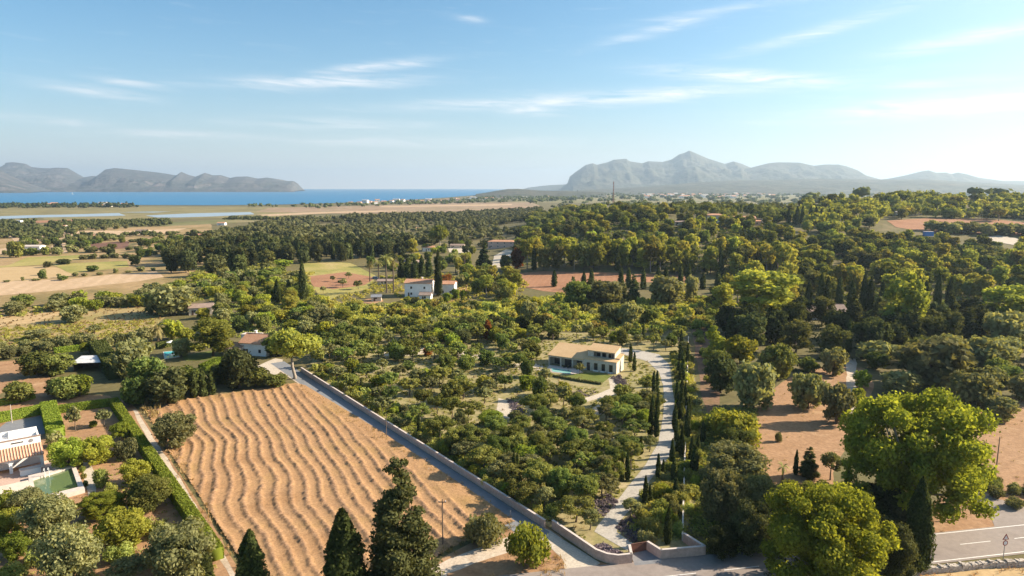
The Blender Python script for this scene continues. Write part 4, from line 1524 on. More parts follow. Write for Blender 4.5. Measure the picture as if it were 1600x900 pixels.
# ---- white villa with clay-tiled roof, cut by the left edge of the picture
def build_left_villa():
    E1, E0 = Gz(69, 709, 2.6), Gz(0, 723, 2.6)
    d = E1 - E0
    rot = math.atan2(d.y, d.x)
    o = empty('white_villa', Vector((E1.x, E1.y, 0)), rot, 'white villa with a ribbed clay tile roof beside the green pool', 'villa')
    X0 = -26.0
    # arcade under the tiled roof
    w = MB()
    z1 = 2.55
    piers = [(-.6, -.1), (-5.2, -4.7), (-9.4, -8.9), (-13.6, -13.1), (-18, -17.5)]
    for a, b in piers:
        w.box(a, b, .4, .9, -.2, z1)
    MB().box(X0, -.1, .38, .92, z1, z1 + .12).build('arcade_lintel', M['white'], o)
    for a, b in piers:
        MB().box(a, b, .4, .9, -.2, z1).build('arcade_pier', M['white'], o)
    for (a, b) in ((-4.7, -.6), (-8.9, -5.2), (-13.1, -9.4)):          # arched spandrels
        n = 10
        V, F = [], []
        for i in range(n + 1):
            x = a + (b - a) * i / n
            z = 1.75 + .62 * math.sqrt(max(0, 1 - ((i / n) * 2 - 1) ** 2))
            for yy in (.45, .85):
                V += [(x, yy, z), (x, yy, z1)]
        for i in range(n):
            k = i * 4
            F += [(k, k + 4, k + 5, k + 1), (k + 2, k + 3, k + 7, k + 6), (k, k + 2, k + 6, k + 4)]
        MB().add(V, F).build('arch', M['white'], o)
    MB().box(X0, -.1, 3.3, 3.6, -.2, 5.1).box(-.4, -.1, .95, 3.3, -.2, 2.5).build('wall', M['white'], o)
    MB().box(X0, -.12, 3.6, 9.0, -.2, 4.55).build('upper_block', M['white'], o)
    window(o, -4.6, -2.6, 4.35, 4.75, 3.3, 'white')
    window(o, -9.6, -8.6, 4.25, 4.75, 3.3, 'white')
    c = MB().tube([(-1.5, 3.27, 4.55), (-1.5, 3.2, 4.55)], [.32, .32], 14).build('round_vent', M['metal'], o)
    # ribbed tile roof: every row of tiles is a raised rib
    rf = MB().hexa([(X0, -.15, 2.6), (0, -.15, 2.6), (0, 3.28, 3.75), (X0, 3.28, 3.75)], [(X0, -.15, 2.7), (0, -.15, 2.7), (0, 3.28, 3.85), (X0, 3.28, 3.85)])
    ro = rf.build('roof', M['tile'], o)
    x = X0 + .2
    rib = None
    while x < -.05:
        if rib is None:
            rib = MB().tube([(0, -.2, 2.71), (0, 3.26, 3.87)], [.10, .10], 6).mesh('tile_row', M['tile_light'])
        t = link('tile_row', rib, ro)
        t.location = (x, 0, 0)
        x += .44
    MB().box(X0, 0, 3.22, 3.75, 5.1, 5.22).build('parapet_tiles', M['tile_brown'], o)
    # roof terrace with the plunge pool
    MB().box(X0, -.2, 8.7, 9.0, 4.56, 5.3).box(-.5, -.2, 5.0, 8.7, 4.56, 5.0).box(-4.6, -.52, 6.6, 8.7, 4.56, 5.35).build('terrace_wall', M['white'], o)
    MB().box(X0, -5.6, 5.0, 8.1, 4.56, 5.2).build('plunge_pool_rim', M['white'], o)
    MB().box(X0 + .3, -6.1, 5.4, 7.8, 5.2, 5.24).build('plunge_pool_water', M['pool_turq'], o)
    # outdoor kitchen, lower terrace block
    k = empty('outdoor_kitchen', Gz(48, 740, 0), rot, 'white outdoor kitchen counter under the villa roof', 'counter')
    MB().box(-1.5, 1.5, -.5, .5, 0, 1.05).build('counter_base', M['white'], k)
    MB().box(-1.6, 1.6, -.6, .6, 1.05, 1.13).build('counter_top', M['wall_cap'], k)
    tl = Gz(28, 775, 0)
    te = empty('terrace_block', tl, rot, 'white raised terrace left of the green pool', 'terrace')
    MB().box(-9, 1.6, -2.2, 2.4, -.2, 1.3).build('terrace_base', M['white'], te)
    MB().box(-9.1, 1.7, -2.3, 2.5, 1.3, 1.42).build('terrace_paving', M['cream'], te)
    for xx in (-5.2, -3.9):
        ch = empty('garden_chair', tl, rot, 'wooden garden chair on the white terrace, ' + ('left one' if xx < -5 else 'right one'), 'chair', 'chairs on the villa terrace')
        ch.location = te.matrix_basis @ Vector((xx, .4, 1.42)) if False else Vector((tl.x + math.cos(rot) * xx - math.sin(rot) * .4, tl.y + math.sin(rot) * xx + math.cos(rot) * .4, 1.42))
        MB().box(-.25, .25, -.25, .25, .4, .47).build('seat', M['dark_wood'], ch)
        MB().box(-.25, .25, .2, .26, .47, .95).build('backrest', M['dark_wood'], ch)
        for a in (-.24, .18):
            for b in (-.24, .18):
                MB().box(a, a + .06, b, b + .06, 0, .4).build('leg', M['dark_wood'], ch)
    # green pool
    ctr = Gz(86, 755, 0)
    pool = empty('swimming_pool', ctr, 0, 'green raised swimming pool with white coping beside the white villa', 'swimming pool')
    inn = [Gz(51.7, 750, .55), Gz(111.7, 731, .55), Gz(122.5, 762.5, .55), Gz(57, 779, .55)]
    outr = [Gz(44, 743, .75), Gz(117, 725.5, .75), Gz(132.5, 763.5, .75), Gz(49, 786, .75)]
    for i in range(4):
        j = (i + 1) % 4
        dz = Vector((0, 0, 1))
        a, b, c2, d2 = outr[i] - ctr, outr[j] - ctr, inn[j] - ctr, inn[i] - ctr
        for v in (a, b, c2, d2):
            v.z = 0
        MB().hexa([v + dz * -.2 for v in (a, b, c2, d2)], [v + dz * .75 for v in (a, b, c2, d2)]).build('coping', M['wall_cap'], pool)
    wv = [v - ctr for v in inn]
    for v in wv:
        v.z = .0
    MB().hexa([v - Vector((0, 0, .1)) for v in wv], [v + Vector((0, 0, .42)) for v in wv]).build('water', M['pool_green'], pool)
    for k2, (px, py) in enumerate(((70.5, 744), (77, 742.5))):
        g = Gz(px, py, .75) - ctr
        MB().tube([g + Vector((0, 0, -.3)), g + Vector((0, 0, 1.3)), g + Vector((.1, -.25, 1.5)), g + Vector((.15, -.5, 1.2))], [.05] * 4, 6).build('ladder_rail', M['sign_white'], pool)
    patch('paved_terrace', [(-40, 745), (20, 738), (62, 722), (92, 716), (96, 732), (46, 746), (48, 790), (-40, 800)], 'wall_pink', .045, 0, 3)
    patch('tennis_court', [(10, 660), (63, 650), (74, 662), (70, 678), (20, 690), (-5, 672)], 'asphalt', .04, 0, 3)


build_left_villa()

# ---- other houses
house(396, 556, 46, 8.0, 3.9, -14, 'white', 'tile', 'white house with orange tile roof beside the tall stone pine', 1.9, 2, chimney=-2.0)
house(362, 556, 30, 5.5, 2.3, -14, 'cream', 'tile_brown', 'low brown-roofed annexe left of the white house', 1.0, 1)
house(391, 540, 28, 3.0, 3.4, -8, 'white', 'wall_cap', 'white flat-topped terrace block behind the orange-roofed house', 0, 0, 'flat', cat='outbuilding')
house(314, 492, 34, 7.0, 2.9, 18, 'cream', 'tile_brown', 'stone farmhouse with weathered brown roof among olive trees', 1.0, 2)
house(340, 485, 26, 4.5, 1.0, 18, 'cream', 'cream', 'low walled terrace beside the stone farmhouse', 0, 0, 'flat', cat='terrace', name='terrace_block')
house(653, 464, 42, 8.5, 6.4, -6, 'white', 'tile', 'white two-storey house behind a tall dark cypress', 1.3, 2, chimney=1.0, storeys=2)
house(692, 461, 36, 7.0, 5.2, -6, 'white', 'tile', 'long white wing with red tile roof right of the cypress', 1.0, 3)
house(633, 417, 44, 8.0, 3.0, -4, 'white', 'tile_brown', 'bungalow with shady veranda and brown roof behind cypress row', 1.6, 3, 'hip', chimney=1.5, porch=True)
house(670, 393, 19, 5.5, 3.2, 10, 'white', 'tile', 'small white house left of the big crowned pine', .9, 1, chimney=-.6)
house(714, 388, 22, 6, 2.4, -4, 'cream', 'tile_brown', 'low brown-roofed house beside a pale yard', .9, 2)
house(783, 388, 42, 8.5, 5.4, -10, 'pink', 'tile', 'large pink two-storey house with tiled roof', 1.2, 4, 'hip', storeys=2)
house(664, 470, 18, 4.0, 2.6, -6, 'white', 'tile_brown', 'low white porch wing in front of the two-storey white house', .9, 1, cat='porch wing')
house(588, 471, 15, 4.0, 2.0, 8, 'stone', 'metal', 'little grey hut at the edge of the scrub', .7, 1, cat='hut', name='hut')
house(602, 446, 24, 6, 2.2, 5, 'cream', 'tile_brown', 'low pale outbuilding beside the two tall palms', .6, 1, cat='outbuilding')
house(1291, 500, 62, 8.5, 3.4, -4, 'white', 'tile_brown', 'house with wide grey-brown roof hidden in dark trees', 1.9, 3)
house(896, 334, 32, 8, 3.0, 0, 'pink', 'tile', 'long low pink house among hilltop trees', .9, 3)
house(1118, 343, 26, 8, 3.6, -6, 'cream', 'tile', 'cream hilltop house with curved-looking roof', 1.2, 2, 'hip')
house(1160, 352, 40, 9, 5.4, -8, 'pink', 'tile', 'big pale pink hilltop house with tiled gable', 1.5, 4, storeys=2)
house(1128, 350, 13, 5, 2.6, -8, 'white', 'white', 'white flat annexe beside the pink hilltop house', 0, 1, 'flat')
house(1183, 352, 11, 5, 3.2, -8, 'pink', 'tile', 'small pink wing right of the big hilltop house', .6, 1)
house(1200, 350, 11, 6, 3.0, 6, 'white', 'wall_cap', 'small white gabled cottage on the hill', 1.0, 1)
house(1141, 331, 10, 6, 5.0, 0, 'white', 'tile', 'slim white tower-like house on the crest', .8, 1)
house(1067, 352, 25, 5, 2.6, 0, 'cream', 'tile_brown', 'hilltop pavilion with open dark front', .7, 3)
house(1022, 350, 12, 5, 2.6, 0, 'pink', 'tile', 'tiny pink cottage between hill trees', .7, 1)
house(1418, 337, 38, 10, 3.2, 4, 'cream', 'wall_cap', 'pale farm shed below the ridge wood', 1.6, 3)
house(48, 391, 28, 8, 3.0, 3, 'white', 'wall_cap', 'long white farm shed on the left plain', .8, 3, cat='shed', name='farm_shed')
house(309, 372, 22, 8, 3.2, -3, 'cream', 'tile', 'cream farmhouse at the edge of the pale fields', .9, 2)
house(221, 364, 18, 7, 2.6, 0, 'cream', 'tile_brown', 'small brown farmhouse between far fields', .9, 2)
house(29, 351, 7, 5, 5.5, 0, 'white', 'white', 'small white cube house near the lagoon', 0, 1, 'flat')
house(392, 400, 14, 6, 2.6, 0, 'cream', 'tile', 'half hidden cottage above the dark wood', .9, 1)
house(380, 362, 12, 6, 2.6, 0, 'pink', 'tile', 'small pink cottage in the far scrub', .9, 1)
house(655, 360, 10, 6, 2.6, 0, 'cream', 'tile', 'small cottage in the central wood', .9, 1)

# shed with pale sheet roof
_p = Gz(138, 580, 0)
sh = empty('shed', _p, R(8), 'open shed with pale sheet-metal roof beside a tall hedge', 'shed')
for xx in (-3.8, 3.6):
    for yy in (0.2, 5.6):
        MB().box(xx, xx + .18, yy, yy + .18, -.1, 2.5 + .08 * yy).build('post', M['dark_wood'], sh)
for k in range(6):
    x0 = -4.2 + k * 1.4
    MB().hexa([(x0, -.4, 2.42 + .012 * (k % 2)), (x0 + 1.42, -.4, 2.42 + .012 * (k % 2)), (x0 + 1.42, 6.2, 2.95 + .012 * (k % 2)), (x0, 6.2, 2.95 + .012 * (k % 2))],
              [(x0, -.4, 2.47 + .012 * (k % 2)), (x0 + 1.42, -.4, 2.47 + .012 * (k % 2)), (x0 + 1.42, 6.2, 3.0 + .012 * (k % 2)), (x0, 6.2, 3.0 + .012 * (k % 2))]).build('roof_sheet', M['sheet'], sh)
MB().box(-3.7, 3.7, 5.55, 5.7, 0, 2.8).box(-3.78, -3.65, .4, 5.6, 0, 2.4).build('wall', M['dark_wood'], sh)

# turquoise garden pool
_c = Gz(268, 553, 0)
pl = empty('swimming_pool', _c, 0, 'bright turquoise pool beside the round leafy tree', 'swimming pool')
q = [Gz(256, 550, .1) - _c, Gz(281, 547.5, .1) - _c, Gz(280, 557, .1) - _c, Gz(258, 560, .1) - _c]
cc = sum((v for v in q), Vector()) / 4
MB().hexa([cc + (v - cc) * 1.12 - Vector((0, 0, .15)) for v in q], [cc + (v - cc) * 1.12 for v in q]).build('coping', M['wall_cap'], pl)
MB().hexa(q, [v + Vector((0, 0, .03)) for v in q]).build('water', M['pool_turq'], pl)
_c = G(268, 544)
pr = empty('pool_parasol', _c, 0, 'small white parasol behind the turquoise pool', 'parasol')
MB().tube([(0, 0, 0), (0, 0, 2.3)], [.04, .04], 6).build('pole', M['metal'], pr)
MB().add([(math.cos(a * math.pi / 4) * 1.4, math.sin(a * math.pi / 4) * 1.4, 2.0) for a in range(8)] + [(0, 0, 2.5)], [(a, (a + 1) % 8, 8) for a in range(8)]).build('canopy', M['white'], pr)


# ---- walls, gate, fences
def wall_run(pts, t, h, label, body='wall_pink', cap='wall_cap', name='wall', side=1):
    o = empty(name, pts[0], 0, label, 'wall')
    org = pts[0]
    n = len(pts)
    nrm = []
    for i in range(n):
        d = (pts[min(i + 1, n - 1)] - pts[max(i - 1, 0)]).normalized()
        nrm.append(Vector((-d.y, d.x, 0)) * side)
    for i in range(n - 1):
        a, b = pts[i] - org, pts[i + 1] - org
        na, nb = nrm[i], nrm[i + 1]
        MB().hexa([a - Vector((0, 0, .3)), b - Vector((0, 0, .3)), b + nb * t - Vector((0, 0, .3)), a + na * t - Vector((0, 0, .3))],
                  [a + Vector((0, 0, h)), b + Vector((0, 0, h)), b + nb * t + Vector((0, 0, h)), a + na * t + Vector((0, 0, h))]).build('wall_panel', M[body], o)
        e = .03
        MB().hexa([a - na * e + Vector((0, 0, h)), b - nb * e + Vector((0, 0, h)), b + nb * (t + e) + Vector((0, 0, h)), a + na * (t + e) + Vector((0, 0, h))],
                  [a - na * e + Vector((0, 0, h + .07)), b - nb * e + Vector((0, 0, h + .07)), b + nb * (t + e) + Vector((0, 0, h + .07)), a + na * (t + e) + Vector((0, 0, h + .07))]).build('coping', M[cap], o)
    return o


wall_run([WA + WD * (LW * i / 14) for i in range(15)], .3, 1.2, 'long pinkish plaster wall between the lane and the planted plot')
wall_run([G(862, 826), G(900, 852), G(930, 873), G(948, 880), G(966, 882.5), G(988, 880)], .3, 1.3, 'curved pink wall left of the brown gate')
wall_run([G(988, 880), G(985, 865)], .3, 1.3, 'short pink return wall on the left of the gate')
wall_run([G(1010, 860), G(1032, 874)], .3, 1.3, 'slanting pink return wall on the right of the gate')
wall_run([G(1032, 874), G(1100, 868)], .3, 1.3, 'straight pink roadside wall right of the gate')
wall_run([G(1100, 868), G(1067, 847)], .3, 1.3, 'pink wall running back from the road beside dark bushes', side=-1)
wall_run([FA + (FB - FA) * (i / 16) for i in range(17)], .18, 1.0, 'thin pale boundary wall along the cypress-lined driveway', 'stone', 'stone')
_a, _b = G(986, 864), G(1010, 860)
gt = empty('gate', _a, math.atan2(_b.y - _a.y, _b.x - _a.x), 'rust-brown sliding gate in the pink wall', 'gate')
_L = (_b - _a).length
for k in range(6):
    MB().box(_L * k / 6 + .01, _L * (k + 1) / 6 - .01, 0, .07, .06, 1.25).build('gate_panel', M['corten'], gt)
MB().box(0, _L, -.02, .09, 1.25, 1.32).box(0, _L, -.02, .09, 0, .06).build('gate_frame', M['corten'], gt)


def stone_wall(pts, h, t, label):
    """rough dry-stone wall: stones laid as small uneven blocks"""
    rng = random.Random(4)
    o = empty('dry_stone_wall', pts[0], 0, label, 'wall')
    mb = MB()
    org = pts[0]
    for a, b in zip(pts, pts[1:]):
        d = b - a
        L = d.length
        d.normalize()
        n = Vector((-d.y, d.x, 0))
        s = 0
        while s < L:
            w = rng.uniform(.3, .6)
            z = 0
            while z < h:
                hh = rng.uniform(.18, .34)
                for side in (-.5, 0):
                    c = a - org + d * s + n * (t * side + rng.uniform(-.05, .05))
                    e = [rng.uniform(-.04, .04) for _ in range(8)]
                    lo = [c, c + d * (w - .02), c + d * (w - .02) + n * (t * .5 - .02), c + n * (t * .5 - .02)]
                    mb.hexa([v + Vector((e[i], e[i + 4], z)) for i, v in enumerate(lo)], [v + Vector((e[i + 4], e[i], z + hh - .02 + e[i])) for i, v in enumerate(lo)])
                z += hh
            s += w
    m = mb.build('stones', M['rubble'], o)
    m['kind'] = 'stuff'


stone_wall([G(1405, 905), G(1440, 896), G(1500, 891), G(1540, 886), G(1600, 884), G(1680, 878)], .75, .7, 'low dry-stone wall along the near side of the road')


# ---- poles, posts, signs, masts
def pole(px, py, hpx, label, arm=False, r=.11, mat='wood_pole', group=None, name='utility_pole'):
    p = G(px, py)
    f = proj(p.x, p.y, p.z)[2]
    h = hpx * f / FOC / math.cos(math.atan2(CAM_H, p.y))
    o = empty(name, p, 0, label, 'pole', group)
    MB().tube([(0, 0, -.3), (0, 0, h * .5), (.03, 0, h)], [r, r * .9, r * .7], 8).build('post', M[mat], o)
    if arm:
        a = MB().box(-.55, .55, -.06, .06, h - .5, h - .38).build('crossarm', M[mat], o)
        for x in (-.45, 0, .45):
            MB().tube([(x, 0, h - .38), (x, 0, h - .2)], [.05, .04], 6).build('insulator', M['sign_white'], o)
    return o


pole(692, 851, 66, 'wooden utility pole with crossarm beside the gravel track', True)
pole(604, 683, 36, 'thin pole on the verge between field and lane', False, .07)
pole(1555, 748, 62, 'plain wooden pole on the bare ground right of the plane tree', False, .10)
pole(1507, 787, 20, 'short wooden post under the right edge of the plane tree', False, .06, name='post')
pole(1521, 794, 19, 'short dark post beside the side road', False, .08, name='post')
pole(19, 661, 28, 'pale garden lamp post in front of the clipped hedge', False, .07, 'wall_cap')
pole(797.5, 808, 10, 'short grey marker post at the end of the lane', False, .05, 'metal', name='marker_post')
p = G(1492.5, 812)
o = empty('round_sign', p, R(20), 'low dark post with a round ring sign on the bare bank', 'sign')
MB().tube([(0, 0, -.2), (0, 0, 1.3)], [.06, .06], 6).build('post', M['dark_wood'], o)
V = []
mb = MB()
ring = [(math.cos(i * math.pi / 7) * .36, 0, 1.6 + math.sin(i * math.pi / 7) * .36) for i in range(15)]
mb.tube(ring, [.07] * 15, 6).build('ring', M['black'], o)
p = G(1567, 877)
o = empty('road_sign', p, R(8), 'road sign with triangular and round plates on a thin post', 'road sign')
MB().tube([(0, 0, -.2), (0, 0, 3.6)], [.045, .045], 8).build('post', M['metal'], o)
def tri(s, z, y):
    return [(-s, y, z - s * .55), (s, y, z - s * .55), (0, y, z + s * 1.15)]
def plate(pts, th):
    n = len(pts)
    return MB().add([(a, b, c) for a, b, c in pts] + [(a, b + th, c) for a, b, c in pts], [tuple(range(n)), tuple(reversed(range(n, 2 * n)))] + [(i, i + n, (i + 1) % n + n, (i + 1) % n) for i in range(n)])
tp = plate(tri(.50, 3.45, -.08), .03).build('triangle_plate', M['sign_red'], o)
plate(tri(.30, 3.43, -.085), .004).build('triangle_face', M['sign_white'], tp)
circ = lambda r, z, y, n=20: [(math.cos(2 * math.pi * i / n) * r, y, z + math.sin(2 * math.pi * i / n) * r) for i in range(n)]
rp = plate(circ(.38, 2.68, -.08), .03).build('round_plate', M['sign_red'], o)
plate(circ(.27, 2.68, -.085), .004).build('round_face', M['sign_white'], rp)


def lattice(px, py, hpx, w, label, mat, arms=0, name='lattice_mast'):
    p = G(px, py)
    f = proj(p.x, p.y, p.z)[2]
    h = hpx * f / FOC
    o = empty(name, p, 0, label, 'mast')
    c = [(-w, -w), (w, -w), (w, w), (-w, w)]
    for x, y in c:
        MB().tube([(x, y, -.5), (x * .35, y * .35, h)], [.16, .13], 4).build('leg', M[mat], o)
    n = 8
    mb = MB()
    for k in range(n):
        z0, z1 = h * k / n, h * (k + 1) / n
        s0, s1 = 1 - .65 * k / n, 1 - .65 * (k + 1) / n
        for i in range(4):
            a, b = c[i], c[(i + 1) % 4]
            mb.tube([(a[0] * s0, a[1] * s0, z0), (b[0] * s1, b[1] * s1, z1)], [.07, .07], 4)
    mb.build('bracing', M[mat], o)
    for k in range(arms):
        z = h * (.72 + .13 * k)
        MB().box(-2.4 + .5 * k, 2.4 - .5 * k, -.12, .12, z, z + .22).build('crossarm', M[mat], o)
    return o


lattice(958, 326, 42, .8, 'tall red-brown lattice mast rising over the hilltop trees', 'mast_red')
lattice(1577, 306, 20, .6, 'small grey pylon on the wooded ridge', 'metal', 2, 'pylon')
# blue tank
p = G(1452, 369)
o = empty('water_tank', p, R(-6), 'bright blue rectangular tank at the edge of the red olive field', 'tank')
MB().box(-3.0, 3.0, 0, 3.4, -.3, 3.2).build('tank_body', M['blue'], o)
MB().box(-3.15, 3.15, -.15, 3.55, 3.2, 3.35).build('rim', M['wall_cap'], o)


def car(px, py, rot, label):
    p = G(px, py)
    o = empty('parked_car', p, R(rot), label, 'car')
    prof = [(-2.1, .35), (2.1, .35), (2.15, .75), (1.2, .92), (-1.3, .95), (-2.1, .88)]
    def ex(pr, w, m, name, par):
        n = len(pr)
        return MB().add([(x, -w, z) for x, z in pr] + [(x, w, z) for x, z in pr], [tuple(range(n)), tuple(reversed(range(n, 2 * n)))] + [(i, i + n, (i + 1) % n + n, (i + 1) % n) for i in range(n)]).build(name, M[m], par)
    b = ex(prof, .87, 'car_blue', 'body', o)
    ex([(-1.75, .94), (1.1, .92), (.45, 1.42), (-1.2, 1.45)], .74, 'glass', 'windows', o)
    ex([(-1.2, 1.44), (.45, 1.42), (.4, 1.48), (-1.15, 1.5)], .72, 'car_blue', 'car_roof', o)
    for x in (-1.35, 1.35):
        for y in (-.8, .8):
            MB().tube([(x, y - .1, .33), (x, y + .1, .33)], [.33, .33], 12).build('wheel', M['rubber'], o)


car(587, 436, 12, 'blue car parked beside the grassy orchard field')
# boats on the bay
for i, (px, py, l) in enumerate(((113.5, 304, 'white sailing boat on the bay below the left mountains'), (170, 302, 'distant white boat further out on the bay'))):
    p = Gz(px, py, .6)
    o = empty('sailing_boat' if i == 0 else 'motor_boat', p, R(30), l, 'boat')
    MB().add([(-6, -1.8, 1.4), (5, -1.6, 1.4), (8, 0, 1.7), (5, 1.6, 1.4), (-6, 1.8, 1.4), (-5.4, -1, 0), (4.4, -.8, 0), (6.6, 0, 0), (4.4, .8, 0), (-5.4, 1, 0)],
             [(0, 1, 2, 3, 4), (0, 5, 6, 1), (1, 6, 7, 2), (2, 7, 8, 3), (3, 8, 9, 4), (4, 9, 5, 0), (9, 8, 7, 6, 5)]).build('hull', M['sign_white'], o)
    if i == 0:
        MB().tube([(.5, 0, 1.4), (.5, 0, 17)], [.14, .09], 6).build('sail_mast', M['sign_white'], o)
        MB().add([(.4, 0, 3), (-5.4, .5, 3), (.4, 0, 16.5), (.4, .08, 3), (-5.4, .58, 3), (.4, .08, 16.5)], [(0, 1, 2), (5, 4, 3), (0, 3, 4, 1), (1, 4, 5, 2)]).build('sail', M['sign_white'], o)
    else:
        MB().box(-3, 1.5, -1.2, 1.2, 1.4, 3.4).build('cabin', M['sign_white'], o)


# ---- distant villages: every house an object, sharing four meshes
def far_house_mesh(w, d, h, rh, wall, roof):
    mb = MB().box(-w / 2, w / 2, 0, d, -1, h, 0)
    mb.add([(-w / 2 - .3, -.3, h), (w / 2 + .3, -.3, h), (w / 2 + .3, d + .3, h), (-w / 2 - .3, d + .3, h), (-w / 2 - .3, d / 2, h + rh), (w / 2 + .3, d / 2, h + rh)],
           [(0, 1, 5, 4), (2, 3, 4, 5), (1, 2, 5), (3, 0, 4)], 1)
    for k in range(3):
        x = -w / 2 + w * (k + .5) / 3
        mb.box(x - .6, x + .6, -.05, .2, h * .35, h * .7, 2)
    return mb.mesh('village_house', [M[wall], M[roof], M['glass']])


FH = [far_house_mesh(14, 9, 6, 2, 'white', 'tile'), far_house_mesh(11, 8, 4, 1.8, 'cream', 'tile'), far_house_mesh(20, 10, 9, 1.0, 'white', 'wall_cap'), far_house_mesh(12, 9, 5, 2, 'pink', 'tile')]


def village(items, label, group, scale=1.0, count=True):
    rng = random.Random(len(items))
    for i, (px, py) in enumerate(sorted(items)):
        p = G(px, py)
        o = link('village_house', FH[rng.choice((0, 0, 1, 2, 3))])
        o.location = p
        o.rotation_euler = (0, 0, rng.uniform(-.5, .5))
        k = scale * rng.uniform(.8, 1.2)
        o.scale = (k, k, k)
        tag(o, label + (', ' + (ORD[i] if i < len(ORD) else ORD_R[len(items) - 1 - i]) if count else ''), 'house', group)


ORD = ['leftmost', 'second from left', 'third from left', 'fourth from left', 'fifth from left', 'sixth from left', 'seventh from left', 'eighth from left', 'ninth from left', 'tenth from left',
       'eleventh from left', 'twelfth from left', 'thirteenth from left', 'fourteenth from left', 'fifteenth from left', 'sixteenth from left', 'seventeenth from left', 'eighteenth from left',
       'nineteenth from left', 'twentieth from left']
ORD_R = ['rightmost'] + [o.replace('left', 'right') for o in ORD[1:]]
rv = random.Random(3)
village([(x, 322.8 + rv.uniform(-1.4, .4)) for x in (66, 70, 74, 77, 80, 84, 150, 157, 160, 164, 168, 173, 178, 194, 199, 203)], 'small house on the near shore of the bay', 'houses on the near shore of the bay')
village([(x, 299.6 + rv.uniform(-.3, .2)) for x in (2, 8, 13, 26, 32, 43, 48, 56, 68, 73, 78)], 'pale house at the foot of the far left mountain', 'houses under the left mountain')
village([(x + rv.uniform(-4, 4), 318.2 - (x - 560) * .035 + rv.uniform(-2.2, 1.5)) for x in range(548, 775, 9)], 'small house in the coastal village across the plain', 'coastal village houses')
village([(752 + rv.uniform(0, 110), 305 + rv.uniform(-3, 5)) for _ in range(16)], 'small house on the slope of the low headland', 'houses on the headland')
village([(1005 + rv.uniform(0, 150), 306.5 + rv.uniform(-4, 4)) for _ in range(70)] + [(1130 + rv.uniform(0, 90), 305 + rv.uniform(-3, 3)) for _ in range(24)], 'hazy pink-white house in the distant town below the right mountains', 'houses of the distant town', 1.5, False)


# ---------------------------------------------------------------- planting
for poly in ([(980, 866), (925, 831), (943, 806), (983, 753), (1001, 733), (1027, 690), (1035, 645), (1035, 606), (1028, 583), (1010, 567), (985, 559), (960, 552), (965, 541), (1004, 546), (1032, 552), (1048, 568), (1052, 600), (1057, 640), (1060, 690), (1052, 710), (1022, 747), (994, 789), (968, 822), (966, 832), (1000, 852)],
             [(850, 566), (872, 540), (972, 540), (985, 578), (972, 600), (950, 612), (860, 596)],
             [(950, 590), (961, 590), (970, 602), (969, 616), (952, 622), (905, 634), (908, 622), (935, 613), (953, 606)],
             [(912, 652), (930, 636), (948, 626), (957, 632), (945, 647), (925, 654)],
             [(773, 640), (780, 620), (800, 626), (814, 645), (800, 657), (780, 654)],
             [(484, 446), (490, 424), (548, 408), (592, 432), (575, 452), (530, 463), (505, 476)],
             [(556, 474), (575, 458), (614, 458), (624, 472), (590, 480)], [(626, 468), (632, 440), (712, 440), (716, 466)]):
    KEEP_OUT.append(ground_poly(poly))

# foreground, big single trees
plant('plane', 1422, 812, 240, 214, 'large yellow-green plane tree spreading over the roadside, upper of two', rz=.4)
plant('plane', 1288, 935, 212, 182, 'bright leafy plane tree cut by the bottom edge, lower of two', rz=2.0)
plant('cypress', 1430, 893, 38, 136, 'broad columnar cypress standing at the road edge between the plane trees')
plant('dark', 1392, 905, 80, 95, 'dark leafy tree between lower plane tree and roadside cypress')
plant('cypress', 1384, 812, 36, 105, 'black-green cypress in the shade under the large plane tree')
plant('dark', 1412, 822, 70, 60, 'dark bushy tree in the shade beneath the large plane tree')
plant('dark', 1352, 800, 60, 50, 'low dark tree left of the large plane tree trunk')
plant('cypress', 397, 962, 50, 120, 'dark cypress tip at the bottom edge beside the farm track')
plant('cypress', 540, 955, 62, 143, 'dense pointed cypress at the bottom edge left of the big conifer')
plant('conifer', 626, 935, 132, 194, 'big ragged dark conifer at the bottom edge of the mown field')
plant('bright_shrub', 825, 884, 64, 70, 'airy yellow-green bush in the middle of the track junction')
plant('grey_shrub', 757, 849, 60, 54, 'pale round broom bush beside the gravel track')
plant('grey_shrub', 740, 845, 30, 30, 'smaller pale broom bush left of the round one')
plant('olive', 276, 699, 74, 62, 'round grey-green wild olive at the left edge of the mown field')
plant('umbrella', 461, 592, 86, 84, 'tall stone pine with pale trunk and yellow-green crown by the lane end')
plant('slim_cypress', 1323, 772, 9, 54, 'thin dark cypress left of the large plane tree')
plant('slim_cypress', 1243, 742, 7, 38, 'very slim cypress on the clay ground near small palm')
plant('conifer', 1263, 746, 34, 46, 'small spiky conifer on the clay ground')
plant('small_olive', 1297, 750, 40, 46, 'feathery grey olive right of the small spiky conifer')
row('dark_shrub', [(1205, 780, 40, 26), (1238, 772, 44, 24), (1275, 775, 46, 26), (1312, 785, 44, 30), (1335, 810, 40, 30), (1215, 800, 40, 30)], 'dark shrub at the foot of the lower plane tree', 'dark shrubs by the lower plane tree')

